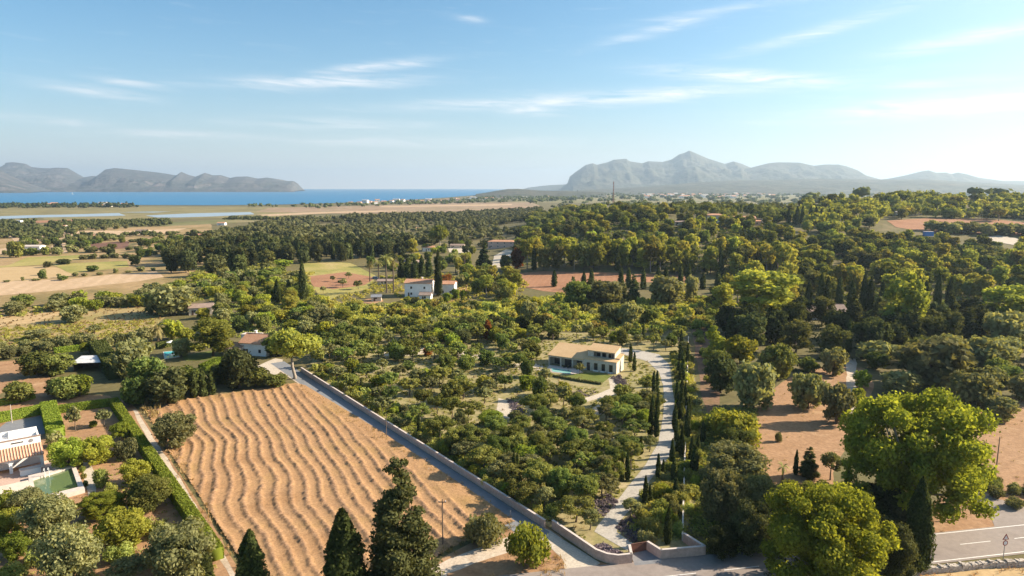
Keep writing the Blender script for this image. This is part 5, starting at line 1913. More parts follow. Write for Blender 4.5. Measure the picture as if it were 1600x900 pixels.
# bottom-left garden
for k in [('olive', 77, 845, 82, 76, 'broad grey olive just below the green pool'),
          ('olive', 110, 912, 98, 92, 'largest grey olive at the bottom left edge'),
          ('bright', 192, 856, 88, 64, 'bright green shrubby tree in the middle of the left garden'),
          ('olive', 283, 905, 110, 92, 'wide olive touching the lower end of the long hedge'),
          ('small_olive', 200, 912, 72, 44, 'grey olive at the bottom edge between two bigger trees'),
          ('bright', 25, 872, 50, 42, 'bright low tree at the bottom left corner'),
          ('bright', 10, 836, 54, 42, 'yellow-green tree at the left edge below the white terrace'),
          ('plane', 162, 806, 74, 42, 'yellow-green garden tree right below the pool corner'),
          ('oak', 232, 796, 68, 58, 'dark round tree beside the middle of the long hedge'),
          ('bright', 213, 756, 52, 42, 'rounded bright green tree right of the garden paths'),
          ('grey_shrub', 198, 717, 32, 34, 'spiky grey shrub near the long hedge'),
          ('plane', 189, 686, 34, 28, 'small yellow-green tree at the upper end of long hedge'),
          ('bright', 108, 732, 60, 52, 'round pollarded tree right of the tiled roof'),
          ('bright', 153, 724, 58, 46, 'round pollarded tree beside the garden path'),
          ('grey_shrub', 86, 698, 30, 26, 'round grey bush behind the tiled roof corner'),
          ('green_shrub', 160, 760, 30, 30, 'clipped green bush along the garden path, upper one'),
          ('green_shrub', 172, 770, 22, 18, 'clipped green bush along the garden path, lower one'),
          ('green_shrub', 188, 876, 44, 30, 'low green shrub below the bright shrubby tree'),
          ('small_olive', 118, 674, 26, 40, 'thin pale sapling on the bare garden plot'),
          ('small_olive', 163, 666, 26, 28, 'small pale tree near the hedge corner'),
          ('plane', 146, 668, 14, 12, 'tiny yellow bush on the bare garden plot'),
          ('green_shrub', 245, 838, 30, 26, 'green shrub close to the long hedge'),
          ('slim_cypress', 320, 905, 26, 42, 'small cypress at the foot of the long hedge'),
          ('hedge_bush', 8, 800, 44, 34, 'bright bush at the left edge below the terrace'),
          ('olive', 40, 800, 50, 40, 'pale shrub-like olive in front of the white terrace')]:
    plant(k[0] if k[0] != 'hedge_bush' else 'bright_shrub', *k[1:])
row('green_shrub', [(126, 728, 9, 10), (129, 738, 9, 10), (131, 748, 9, 10), (134, 760, 10, 10), (122, 718, 9, 10)], 'tiny clipped ball beside the pool path', 'clipped balls along the pool path')
row('green_shrub', [(20, 905, 50, 30), (60, 880, 36, 26), (150, 850, 34, 26), (245, 880, 40, 30), (225, 830, 36, 24)], 'low green garden shrub near the bottom left', 'low shrubs of the left garden')

# clipped hedges of the left estate
hedge_run([G(178, 634), G(340, 876)], 1.7, 1.9, 'long clipped hedge beside the farm track')
hedge_run([G(-60, 672), G(72, 645)], 1.6, 2.0, 'clipped hedge running left from the wide hedge')
hedge_run([G(76, 640), G(88, 684)], 3.0, 2.0, 'wide clipped hedge block behind the tiled roof')
hedge_run([G(92, 645), G(172, 634)], 1.6, 1.6, 'loose hedge joining the two clipped hedges')
hedge_run([G(152, 548), G(184, 592)], 4.2, 3.4, 'tall thick hedge right of the sheet-roofed shed', 'mid', 'cypress')
hedge_run([G(-40, 640), G(30, 628), G(52, 622)], 1.6, 1.3, 'low hedge below the sandy yard', 'mid')
hedge_run([G(85, 552), G(136, 546)], 1.8, 1.6, 'low bright hedge behind the shed', 'mid')
hedge_run([G(318, 585), G(348, 572)], 3.0, 2.6, 'bright hedge beside the cypress group', 'mid')
hedge_run([G(245, 545), G(282, 538)], 1.5, 1.8, 'dark hedge behind the turquoise pool', 'mid', 'oak')

# left middle
for k in [('oak', 58, 588, 58, 42, 'green spreading tree in the sandy yard, left one'), ('oak', 92, 585, 52, 36, 'green spreading tree in the sandy yard, right one'),
          ('oak', 103, 624, 48, 40, 'big dark mound bush in front of the shed, right one'), ('bright', 124, 618, 40, 36, 'bright mound bush in front of the shed'),
          ('oak', 92, 618, 42, 30, 'big dark mound bush in front of the shed, left one'),
          ('oak', 32, 628, 50, 36, 'rounded bush left of the estate drive'), ('plane', 134, 552, 20, 18, 'small yellow tree behind the shed'),
          ('olive', 170, 545, 20, 20, 'small silver olive right of the tall hedge, first'), ('olive', 188, 541, 22, 22, 'small silver olive right of the tall hedge, second'), ('olive', 207, 539, 22, 22, 'small silver olive right of the tall hedge, third'),
          ('olive', 204, 590, 60, 58, 'dark grey-green tree at the left end of the dense clump'), ('olive', 212, 570, 54, 44, 'grey tree behind the dense clump'),
          ('oak', 233, 616, 66, 64, 'dark tree in the middle of the dense clump left of field'), ('dark', 266, 629, 74, 58, 'broadest dark tree of the clump at the field corner'),
          ('olive', 236, 590, 48, 34, 'grey-green tree inside the dense clump'), ('oak', 300, 612, 54, 44, 'dark tree behind the five small cypresses'), ('oak', 212, 632, 46, 46, 'dark tree where track and field meet'),
          ('dark', 374, 606, 64, 66, 'dark round tree left of the pale courtyard'), ('oak', 400, 604, 46, 34, 'low tree in front of the pale courtyard'), ('oak', 345, 600, 44, 34, 'dark low tree right of the cypress group'),
          ('oak', 430, 604, 40, 22, 'low dark bush left of the stone pine trunk'), ('oak', 436, 556, 52, 40, 'dark tree between white house and stone pine'),
          ('bushy_pine', 333, 556, 66, 64, 'big round dense green tree left of the orange-roofed house'),
          ('olive', 272, 492, 70, 50, 'very broad grey olive left of the stone farmhouse'), ('olive', 247, 490, 44, 36, 'grey olive at the edge of the dry meadow'),
          ('bright', 268, 530, 36, 34, 'light green tree right of the date palm'), ('bright', 290, 533, 30, 22, 'yellow-green low tree above the pool'), ('olive', 285, 556, 34, 30, 'dark olive at the right of the turquoise pool'),
          ('olive', 228, 535, 36, 26, 'grey olive left of the date palm'), ('olive', 215, 552, 40, 28, 'grey olive left of the turquoise pool'), ('bright', 318, 498, 22, 18, 'bright little tree in front of the stone farmhouse'),
          ('olive', 114, 503, 44, 28, 'lone round bush in the dry meadow'), ('olive', 60, 530, 40, 18, 'low grey bush in the dry meadow'), ('small_olive', 148, 522, 26, 16, 'small grey bush at the meadow edge')]:
    plant(*k)
row('slim_cypress', [(222, 626, 14, 36), (282, 624, 13, 36), (305, 621, 12, 40), (318, 619, 13, 42), (331, 617, 12, 38)], 'small cypress at the upper edge of the mown field', 'cypresses at the upper field edge')
scatter([(-20, 566), (150, 540), (145, 534), (100, 540), (40, 545), (-20, 552)], 15, [('olive', 1, 4.6, .8, 3.4, .5)], {'olive_tree': 'silver olive in the row behind the sandy yard'}, 'silver olives behind the yard', .7, 5)
scatter([(-40, 498), (-40, 487), (100, 474), (200, 465), (260, 452), (330, 440), (330, 465), (240, 482), (100, 487)], 40, [('oak', 1.2, 8.5, 1.5, 5.6, .9), ('olive', 2.4, 8, 1.2, 5, .8), ('bright', 1, 7.5, 1, 5, .6)],
        {'evergreen_oak': 'dark green tree in the hedgerow beyond the dry meadow', 'olive_tree': 'grey-green tree in the hedgerow beyond the dry meadow', 'broadleaf_tree': 'light green tree in the hedgerow beyond the dry meadow'}, 'hedgerow trees beyond the meadow', .62, 8)
scatter([(335, 520), (345, 470), (400, 445), (490, 455), (520, 490), (515, 530), (430, 520)], 46, [('bright', 2, 7, 1.4, 5, .8), ('olive', 2, 7, 1.4, 5, .9), ('oak', 1, 7, 1, 5.5, .8), ('bushy_pine', 1, 7.5, 1, 7, 1)],
        {'broadleaf_tree': 'light green round tree between stone farmhouse and stone pine', 'olive_tree': 'grey-green round tree between stone farmhouse and stone pine', 'evergreen_oak': 'dark round tree between stone farmhouse and stone pine', 'pine_tree': 'yellow-green pine between stone farmhouse and stone pine'}, 'round trees behind the orange-roofed house', .62, 9)

# date palm and tall palms
def palm(px, py, wpx, hpx, label, trunk=.3, fronds=44, group=None):
    p = G(px, py)
    f = proj(p.x, p.y, p.z)[2]
    w, h = wpx * f / FOC, hpx * f / FOC
    rng = np.random.default_rng(int(px))
    o = empty('palm_tree', p, 0, label, 'palm tree', group)
    th = max(.4, h - w * .34)
    MB().tube([(0, 0, -.3), (.05, 0, th * .5), (0, 0, th)], [trunk * 1.2, trunk, trunk], 8).build('trunk', M['bark'], o)
    V, Q = [], []
    for k in range(fronds):
        a = rng.uniform(0, 6.28)
        e = rng.uniform(-.45, 1.35)
        L = w / 2 * rng.uniform(.85, 1.1)
        u = Vector((math.cos(a), math.sin(a), 0))
        sd = Vector((-u.y, u.x, 0))
        n = 9
        prev = None
        pos = Vector((0, 0, th))
        el = e
        for i in range(n):
            d = u * math.cos(el) + Vector((0, 0, 1)) * math.sin(el)
            nx = pos + d * (L / n)
            el -= .16
            ww = L * .13 * math.sin(math.pi * (i + .6) / (n + .4))
            for sg in (-1, 1):
                b = len(V)
                tip = pos.lerp(nx, .9) + sd * (sg * ww) + d * ww * .5 + Vector((0, 0, -ww * .35))
                V += [tuple(pos), tuple(nx), tuple(tip), tuple(pos.lerp(tip, .55))]
                Q.append((b, b + 1, b + 2, b + 3))
            pos = nx
    me = np_mesh('palm_fronds', np.array(V), np.array(Q), var=np.repeat(rng.uniform(0, 1, len(Q)), 4), mat=M['palm'])
    link('fronds', me, o)


palm(247, 533, 40, 34, 'feathery date palm at the edge of the dry meadow', .4)
palm(604, 458, 28, 64, 'taller bare-trunked palm left of the white house, left one', .35)
palm(615, 456, 26, 56, 'bare-trunked palm left of the white house, right one', .35)
palm(578, 440, 20, 34, 'short palm beside the orchard field', .3)
palm(592, 444, 20, 40, 'palm between orchard field and the two tall palms', .3)
palm(712, 428, 22, 36, 'palm in the garden above the white house', .3)
palm(726, 426, 20, 32, 'small palm right of the garden palm', .3)
palm(1222, 752, 26, 32, 'small palm on the clay ground near the dark shrubs', .16, 26)

# houses in the middle: their gardens
plant('cypress', 685, 463, 12, 72, 'tall dark cypress in front of the white house')
row('cypress', [(627, 434, 12, 30), (637, 435, 11, 31), (648, 436, 12, 33), (659, 434, 12, 34), (670, 432, 11, 31)], 'cypress in the row before the veranda bungalow', 'cypress row before the veranda bungalow')
plant('umbrella', 686, 392, 34, 40, 'big crowned pine behind the white houses')
plant('conifer', 757, 424, 28, 44, 'very dark conifer left of the pale road')
plant('rust', 809, 420, 24, 34, 'orange-brown autumn tree beside the pale road')
plant('dark', 790, 424, 20, 26, 'dark tree left of the orange-brown tree')
plant('bushy_pine', 643, 398, 20, 26, 'round dark pine left of the small white house')
plant('cypress', 474, 470, 13, 62, 'tall dark cypress beside the orchard field')
plant('cypress', 452, 470, 9, 34, 'shorter dark cypress left of the tall one')
plant('cypress', 434, 474, 10, 38, 'short dark cypress in the mid wood')
plant('rust', 697, 446, 18, 18, 'brownish tree right of the tall dark cypress')
plant('rust', 762, 532, 16, 34, 'rust-red tree at the back of the planted plot')
plant('rust', 668, 556, 16, 14, 'low rust-red tree by the plot path')
row('small_olive', [(505, 458, 12, 11), (536, 449, 15, 14), (545, 435, 12, 10), (560, 452, 16, 14), (520, 440, 10, 9)], 'small round orchard tree on the red and green field', 'orchard trees')
scatter([(700, 465), (712, 425), (760, 430), (800, 440), (812, 470), (740, 476)], 26, [('olive', 1, 6.5, 1.2, 6, 1), ('bright', 1, 6.5, 1, 6.5, 1.2), ('pine', 1, 7, 1, 9.5, 1.5), ('oak', 1, 7, 1, 6.5, 1)],
        {'olive_tree': 'grey-green tree right of the white house', 'broadleaf_tree': 'light green tree right of the white house', 'pine_tree': 'pale-trunked pine right of the white house', 'evergreen_oak': 'dark green tree right of the white house'}, 'trees right of the white house', .6, 11)
scatter([(560, 420), (585, 402), (720, 384), (765, 395), (760, 420), (700, 425), (600, 432)], 40, [('oak', 2, 6.5, 1.2, 6, 1), ('bright', 1, 6.5, 1, 5.5, 1), ('dark', 1, 7, 1, 7, 1)],
        {'evergreen_oak': 'green garden tree around the bungalow', 'broadleaf_tree': 'light green garden tree around the bungalow', 'evergreen_tree': 'dark garden tree around the bungalow'}, 'garden trees around the bungalow', .65, 12)

# dark wood left of centre
scatter([(246, 425), (262, 398), (330, 388), (410, 388), (440, 400), (430, 425), (360, 436), (300, 440)], 64, [('dark', 3, 10, 1.5, 13, 1.6), ('cypress', 1, 3.4, .6, 13, 1.8), ('dark_pine', 1, 10, 1, 13, 1.5)],
        {'evergreen_tree': 'tall dark tree in the dense wood left of centre', 'cypress_tree': 'dark cypress in the dense wood left of centre', 'pine_tree': 'dark pine in the dense wood left of centre'}, 'dense dark wood left of centre', .45, 13)
scatter([(418, 408), (425, 392), (520, 388), (640, 386), (640, 402), (560, 408), (480, 412)], 70, [('dark', 3, 9.5, 1.5, 12, 1.6), ('dark_pine', 1, 9.5, 1, 12, 1.5), ('cypress', 1, 3.2, .5, 12, 1.5)],
        {'evergreen_tree': 'tall dark tree in the wood behind the orchard field', 'pine_tree': 'dark pine in the wood behind the orchard field', 'cypress_tree': 'dark cypress in the wood behind the orchard field'}, 'dark wood behind the orchard field', .45, 14)
scatter([(330, 470), (345, 432), (440, 425), (470, 440), (470, 468), (400, 470)], 36, [('olive', 2, 7.5, 1.3, 5.5, .8), ('oak', 2, 7.5, 1.2, 6, .9), ('bright', 1, 7, 1, 5.5, .8)],
        {'olive_tree': 'grey-green tree below the dense dark wood', 'evergreen_oak': 'dark green tree below the dense dark wood', 'broadleaf_tree': 'light green tree below the dense dark wood'}, 'mixed trees below the dark wood', .6, 15)

# scrub across the middle
SCRUB = [(470, 520), (500, 478), (620, 474), (760, 474), (880, 462), (960, 470), (1085, 466), (1125, 470), (1110, 512), (1000, 520), (800, 515), (600, 522)]
scatter(SCRUB, 170, [('shrub', 4, 5.2, 1.4, 2.8, .8), ('green_shrub', 1.5, 5, 1.2, 3, .8), ('dark_shrub', 1.2, 5, 1.2, 3.2, .8), ('grey_shrub', 1, 5, 1, 3, .8)], {'shrub': 'bush in the wide scrub behind the plot'}, 'bushes of the wide scrub', .5, 16)
for k in [('bushy_pine', 538, 512, 36, 34, 'conical yellow-green tree in the scrub'), ('olive', 500, 512, 44, 36, 'wide grey bush tree above the lane end'), ('olive', 828, 502, 34, 34, 'grey-green olive in the scrub above the villa'), ('oak', 900, 478, 46, 42, 'round olive-green tree left of scrub clearing'),
          ('conifer', 895, 476, 26, 44, 'black-green conifer before the red field, left one'), ('conifer', 920, 474, 20, 40, 'black-green conifer before the red field, right one'), ('conifer', 990, 472, 26, 44, 'black-green conifer in the middle of the red strip'), ('conifer', 972, 470, 20, 36, 'slimmer black-green conifer beside it'),
          ('olive', 945, 476, 62, 40, 'broad grey-green tree clump in the middle'), ('olive', 1042, 474, 60, 46, 'broad silver-green tree right of the black conifers'), ('olive', 1080, 470, 24, 42, 'tall silvery tree at the right end of the clump'),
          ('olive', 952, 508, 38, 36, 'round grey bush tree behind the villa, left one'), ('olive', 985, 510, 40, 40, 'round grey bush tree behind the villa, right one'), ('oak', 1012, 506, 40, 30, 'dark bush tree behind the villa drive'),
          ('bright', 690, 522, 30, 22, 'bright yellow-green bush tree at the plot edge, left'), ('bright', 660, 518, 26, 20, 'bright yellow-green bush tree at the plot edge, middle'), ('bright', 815, 492, 26, 26, 'bright leafy tree in the scrub'), ('bright', 838, 488, 22, 26, 'bright slim tree in the scrub')]:
    plant(*k)
clumps('undergrowth', 'yellow-green undergrowth covering the wide scrub', 'undergrowth', SCRUB, 3600, 'scrub', 1.4, 16, .42, 21)
clumps('undergrowth', 'low tangled growth on the left slope below the farmhouse', 'undergrowth', [(330, 525), (340, 440), (480, 440), (520, 500), (500, 535)], 900, 'cover', 1.2, 14, .4, 22)

# planted plot
PLOT = [(490, 574), (560, 626), (700, 716), (850, 812), (905, 846), (925, 832), (945, 808), (985, 752), (1012, 712), (1034, 660), (1036, 600), (1010, 560), (960, 542), (1060, 528), (900, 522), (700, 520), (560, 532), (500, 555)]
row('slim_cypress', [(972, 752, 7, 35), (980, 751, 8, 46), (1001, 710, 7, 28), (1016, 682, 8, 52), (1025, 683, 8, 46), (1019, 657, 7, 40), (1027, 655, 7, 42), (1021, 622, 7, 42), (1026, 620, 7, 40), (985, 566, 6, 30), (991, 580, 6, 30)], 'slender cypress on the left of the driveway', 'cypresses left of the driveway')
row('slim_cypress', [(1066, 602, 8, 56), (1064, 656, 8, 56), (1073, 692, 9, 62), (1065, 714, 8, 48), (1080, 724, 9, 42), (1085, 738, 12, 42), (1098, 692, 8, 34), (1028, 748, 8, 38), (1036, 745, 7, 26), (1008, 789, 9, 44), (1015, 786, 7, 28), (1043, 850, 11, 54), (1070, 640, 7, 42), (1076, 660, 7, 40), (1090, 715, 7, 34), (1074, 570, 6, 34)], 'slender cypress on the right of the driveway', 'cypresses right of the driveway')
row('slim_cypress', [(803, 748, 8, 42), (808, 747, 7, 38), (552, 592, 5, 18), (565, 612, 5, 22), (655, 676, 6, 28), (772, 715, 6, 26), (856, 765, 6, 20), (733, 690, 5, 24), (790, 530, 5, 30), (795, 531, 5, 32), (1005, 532, 5, 26), (1018, 534, 5, 28), (684, 524, 4, 14), (663, 522, 4, 14), (787, 528, 4, 26)], 'slender young cypress inside the walled plot', 'young cypresses in the plot')
for k in [('carob', 1000, 848 - 2, 1, 1, '')][:0]:
    plant(*k)
sub = [([(490, 572), (560, 540), (600, 560), (640, 600), (640, 640), (600, 650)], 13, 'at the lane end of the plot', 31),
       ([(560, 532), (700, 522), (720, 556), (700, 590), (640, 600), (600, 560)], 14, 'in the back left corner of the plot', 32),
       ([(700, 522), (850, 524), (860, 560), (850, 600), (720, 600), (720, 556)], 15, 'between villa pool and back of plot', 33),
       ([(640, 600), (720, 592), (780, 600), (775, 690), (700, 712), (640, 668)], 16, 'in the middle of the plot near the wall', 34),
       ([(780, 600), (855, 598), (905, 632), (930, 660), (900, 700), (780, 690)], 17, 'below the villa lawn', 35),
       ([(900, 640), (960, 620), (1036, 606), (1030, 680), (1000, 720), (900, 700)], 16, 'between lawn path and driveway', 36),
       ([(700, 712), (780, 690), (860, 698), (860, 780), (850, 810), (760, 755)], 15, 'in the lower plot by the lane wall', 37),
       ([(860, 698), (1000, 722), (980, 756), (940, 806), (905, 838), (860, 800)], 15, 'in the lower plot beside the driveway', 38),
       ([(960, 542), (880, 524), (1070, 528), (1075, 545), (1040, 550)], 14, 'in the row behind the villa', 39)]
for poly, n, where, sd in sub:
    n = int(n * (1.5 if sd in (31, 32, 33, 34, 37) else 1.15))
    scatter(poly, n, [('carob', 3, 5.4, 1.3, 4.6, .8), ('small_olive', 2, 4.8, 1.1, 4.0, .7), ('oak', .8, 5.2, 1.0, 5.0, .7), ('bright', .5, 4.6, .8, 3.6, .5)],
            {'carob_tree': 'dark green young tree ' + where, 'young_olive_tree': 'grey-green young olive ' + where, 'evergreen_oak': 'darkest young tree ' + where, 'broadleaf_tree': 'bright leafy young tree ' + where}, 'young trees of the walled plot', .66, sd)
scatter([(484, 578), (700, 716), (850, 814), (868, 800), (720, 700), (510, 568)], 58, [('green_shrub', 3, 2.6, .6, 1.8, .4), ('grey_shrub', 1, 2.4, .5, 1.6, .3), ('bright_shrub', 1, 2.4, .5, 1.8, .3)], {'shrub': 'leafy shrub just inside the lane wall'}, 'shrub belt inside the lane wall', .5, 41)
scatter([(1062, 842), (1088, 770), (1094, 655), (1074, 545), (1052, 556), (1056, 640), (1060, 700), (1000, 792), (975, 826), (1020, 850)], 60, [('green_shrub', 3, 2.8, .7, 2.0, .5), ('grey_shrub', 1.4, 2.6, .5, 1.9, .4), ('bright_shrub', 1, 2.6, .5, 2.0, .4)], {'shrub': 'leafy shrub between driveway and boundary wall'}, 'shrub belt right of the driveway', .5, 42)
for k in [('small_olive', 985, 812, 32, 36, 'young olive on the right of the driveway bend'), ('small_olive', 922, 828, 36, 34, 'young olive near the curved pink wall'), ('small_olive', 955, 776, 34, 30, 'young olive left of the driveway, lower'), ('small_olive', 1015, 706, 26, 28, 'young olive left of the driveway, upper'),
          ('small_olive', 906, 584, 18, 18, 'small olive at the end of the villa pool'), ('grey_shrub', 1010, 848, 34, 20, 'grey shrub behind the gate'), ('small_olive', 1068, 556, 22, 24, 'young olive at the top of the driveway')]:
    plant(*k)
clumps('ground_cover', 'dry low plants scattered over the walled plot', 'ground cover', PLOT, 3200, 'cover', .5, 10, .22, 51)
tufts('dry_grass', 'dry yellow grass between the young trees of the plot', PLOT, 2600, 'grass', .55, .16, 52)
for sd, poly in ((53, [(930, 852), (945, 850), (972, 866), (975, 878), (960, 878), (935, 866)]), (54, [(965, 826), (972, 812), (995, 800), (1012, 830), (1008, 850), (985, 845)]), (55, [(922, 785), (950, 770), (965, 785), (945, 808), (925, 805)]), (56, [(955, 590), (968, 586), (980, 598), (978, 610), (968, 606)]), (57, [(858, 604), (930, 612), (925, 622), (860, 618)]), (58, [(790, 622), (812, 630), (820, 645), (806, 650)])):
    clumps('lavender', ['purple lavender bed behind the curved pink wall', 'purple lavender beside the driveway bend', 'dark lavender bed left of the driveway', 'blue lavender at the villa corner', 'faded lavender bed below the villa lawn', 'blue lavender by the middle path'][sd - 53], 'lavender', poly, 110 if sd != 57 else 60, 'lavender', .45, 26, .13, sd, keep=False)

# strip of wild trees right of the boundary wall
for k in [('tall', 1117, 562, 34, 52, 'yellow poplar-like tree beside the small twin cypress'), ('bright', 1157, 568, 54, 46, 'bright green round tree below the big pine'), ('cypress', 1142, 532, 17, 46, 'pointed cypress in front of the big bright pine'),
          ('oak', 1214, 594, 56, 60, 'dark olive-green dome tree at the clearing top'), ('olive', 1176, 638, 70, 76, 'big grey-green tree at the left edge of the clearing'), ('dark', 1126, 614, 50, 62, 'shady dark tree right of the boundary wall'), ('olive', 1198, 584, 34, 36, 'olive-green tree between dome tree and bright tree'), ('oak', 1122, 580, 36, 36, 'deep green tree at the top of the red strip'),
          ('bright_shrub', 1145, 690, 80, 56, 'low bright yellow-green bush mass at the clearing'), ('bright_shrub', 1120, 672, 50, 36, 'low bright bush close to the boundary wall'), ('olive', 1150, 752, 104, 66, 'wide silver-grey bush tree below the bright bush mass'), ('olive', 1128, 822, 84, 90, 'big grey-yellow wild olive above the roadside wall'),
          ('olive', 1182, 800, 66, 62, 'grey wild olive near the lower plane tree'), ('dark', 1176, 862, 76, 80, 'dark tree by the road left of the lower plane tree'), ('dark', 1128, 868, 60, 52, 'dark low tree behind the roadside pink wall'), ('olive', 1112, 766, 44, 40, 'grey bush tree against the boundary wall'), ('oak', 1150, 700, 60, 40, 'dark bush under the bright bush mass'),
          ('olive', 1262, 638, 58, 60, 'light olive in the middle of the clearing, left one'), ('olive', 1306, 662, 50, 66, 'light olive in the middle of the clearing, right one'), ('olive', 1302, 586, 54, 48, 'rounded grey tree at the back of the clearing'), ('dark_shrub', 1262, 580, 36, 24, 'dark green low bush at the back of the clearing'),
          ('bright', 1347, 606, 30, 30, 'light green bush tree beside the footpath, upper'), ('bright', 1341, 628, 24, 24, 'light green bush tree beside the footpath, middle'), ('bright', 1345, 650, 30, 34, 'light green bush tree beside the footpath, lower'), ('grey_shrub', 1216, 690, 12, 16, 'tiny lone bush on the clearing'),
          ('olive', 1462, 606, 116, 84, 'very wide grey-green tree above the large plane tree'), ('olive', 1516, 645, 72, 68, 'grey-green tree right above the large plane tree'), ('olive', 1546, 580, 78, 58, 'silver-green tree at the right middle'), ('olive', 1574, 545, 76, 64, 'grey-green tree at the right edge'), ('olive', 1366, 566, 64, 38, 'low grey-green tree above the footpath'), ('olive', 1406, 616, 62, 40, 'low pale bush tree behind the plane crown'), ('olive', 1562, 658, 54, 42, 'round olive on the bare ground at right'), ('olive', 1605, 625, 60, 46, 'olive cut by the right edge'),
          ('pine', 1188, 516, 112, 100, 'big bright yellow-green pine right of the scrub'), ('bushy_pine', 1218, 496, 60, 66, 'bright pine behind the big bright pine'), ('bushy_pine', 1412, 530, 74, 106, 'tall pale green pine in the right wood'), ('bushy_pine', 1572, 514, 88, 74, 'bright-topped pine at the right edge of the dark wood'),
          ('slim_cypress', 1325, 552, 9, 52, 'tall slim cypress in the shade of the right wood'), ('oak', 1440, 568, 60, 46, 'olive-green tree below the pale green pine'), ('olive', 1425, 585, 60, 50, 'grey tree below the pale green pine')]:
    plant(*k)
scatter([(1110, 540), (1130, 500), (1230, 500), (1340, 505), (1470, 505), (1600, 500), (1640, 530), (1500, 550), (1340, 560), (1240, 560), (1200, 545)], 40, [('dark', 3, 9.5, 1.4, 11, 1.5), ('conifer', 1, 8, 1, 13, 1.5), ('dark_pine', 1, 9.5, 1, 11.5, 1.4)],
        {'evergreen_tree': 'black-green tree in the shady wood around the brown-roofed house', 'conifer_tree': 'dark conifer in the shady wood around the brown-roofed house', 'pine_tree': 'dark pine in the shady wood around the brown-roofed house'}, 'shady wood on the right', .55, 61)
scatter([(1340, 560), (1480, 545), (1620, 530), (1660, 600), (1560, 620), (1480, 600), (1380, 590)], 18, [('olive', 2, 8, 1.3, 6, .8), ('oak', 1, 7, 1, 5.5, .8)], {'olive_tree': 'grey-green wild olive in the thicket at right', 'evergreen_oak': 'dark bush tree in the thicket at right'}, 'wild olive thicket at right', .6, 62)
scatter([(1530, 790), (1550, 745), (1640, 720), (1680, 770), (1600, 800)], 12, [('dark_shrub', 1, 3.2, .6, 1.8, .4), ('grey_shrub', 1, 3.0, .5, 1.6, .3)], {'shrub': 'low bush on the bare ground right of the wooden pole'}, 'bushes by the side road', .6, 63)
row('grey_shrub', [(1525, 793, 12, 8), (1475, 795, 16, 9), (1585, 790, 16, 10)], 'dry little bush on the bank by the side road', 'dry bushes on the bank')

# right woods
scatter([(812, 428), (830, 412), (960, 412), (1100, 414), (1230, 420), (1240, 436), (1100, 432), (1000, 426), (900, 424)], 62, [('pine', 3, 9.5, 1.2, 17, 2), ('bushy_pine', 1, 10, 1, 15, 1.8), ('dark_pine', 1, 9.5, 1, 15, 1.5), ('cypress', 1.2, 3.0, .5, 14, 2)],
        {'pine_tree': 'tall bright-topped pine in the belt behind the red field', 'cypress_tree': 'dark cypress in the belt behind the red field'}, 'tall pine belt behind the red field', .55, 71)
row('cypress', [(866 + i * 19 + (i * 37 % 11), 448 + (i * 7 % 5), 9, 26 + (i * 13 % 12)) for i in range(17) if i not in (1, 4)], 'dark pointed cypress along the near side of the red strip', 'cypresses along the red strip')
row('cypress', [(1205 + i * 17 + (i * 29 % 9), 484 + (i * 7 % 6), 12, 46 + (i * 13 % 18)) for i in range(17)], 'dark spire of the cypress line in the right wood', 'cypress line in the right wood')
scatter([(1100, 470), (1200, 425), (1320, 408), (1480, 412), (1600, 425), (1660, 450), (1600, 474), (1400, 466), (1240, 470), (1180, 474), (1120, 492)], 95, [('bushy_pine', 3, 9.5, 1.5, 11.5, 1.8), ('pine', 1.5, 9, 1, 13, 1.8), ('dark_pine', 1.5, 9.5, 1.2, 11, 1.5), ('oak', 1, 8, 1, 8, 1)],
        {'pine_tree': 'sunlit pine in the wood above the cypress line', 'evergreen_oak': 'dark oak in the wood above the cypress line'}, 'pine wood on the right slope', .58, 72)
scatter([(1200, 425), (1240, 385), (1340, 375), (1460, 382), (1600, 395), (1680, 410), (1600, 425), (1480, 412), (1320, 408)], 130, [('bushy_pine', 2, 9.5, 1.4, 9.5, 1.4), ('oak', 2, 8, 1.2, 7, 1), ('olive', 1.5, 8, 1, 6, .8), ('dark_pine', 1, 9, 1, 10, 1)],
        {'pine_tree': 'pine in the wood below the red olive field', 'evergreen_oak': 'round oak in the wood below the red olive field', 'olive_tree': 'grey olive in the wood below the red olive field'}, 'upper wood on the right slope', .52, 73)
row('olive', [(1455 + i * 12.5 + (i * 31 % 9), 360 + i * .5 + (i * 17 % 5), 22 + (i * 7 % 8), 17 + (i * 5 % 5)) for i in range(13)], 'grey olive on the red field below the ridge', 'olives on the red field')
scatter([(800, 412), (806, 372), (900, 345), (1050, 342), (1200, 352), (1240, 372), (1240, 410), (1100, 412), (960, 410)], 165, [('oak', 1.4, 9, 1.4, 8, 1.2), ('dark', 1.2, 8.5, 1.4, 9, 1.4), ('bushy_pine', 1.6, 9.5, 1.3, 9, 1.2), ('bright', .8, 8, 1, 7, 1), ('dark_pine', 1.5, 9, 1, 9.5, 1.2)],
        {'evergreen_oak': 'round green tree on the wooded hill below the hilltop houses', 'evergreen_tree': 'black-green tree on the wooded hill below the hilltop houses', 'pine_tree': 'pine on the wooded hill below the hilltop houses', 'broadleaf_tree': 'light green tree on the wooded hill below the hilltop houses'}, 'wooded hill in the middle', .56, 74)
scatter([(800, 372), (840, 330), (960, 328), (1240, 330), (1240, 352), (1050, 342), (900, 345)], 75, [('dark_pine', 1, 10, 1.4, 9, 1.4), ('oak', 2, 9, 1.3, 7.5, 1), ('umbrella', 1, 11, 1.2, 9.5, 1)],
        {'pine_tree': 'dark pine on the crest of the wooded hill', 'evergreen_oak': 'dark round tree on the crest of the wooded hill', 'umbrella_pine': 'umbrella pine on the crest of the wooded hill'}, 'trees on the hill crest', .5, 75)
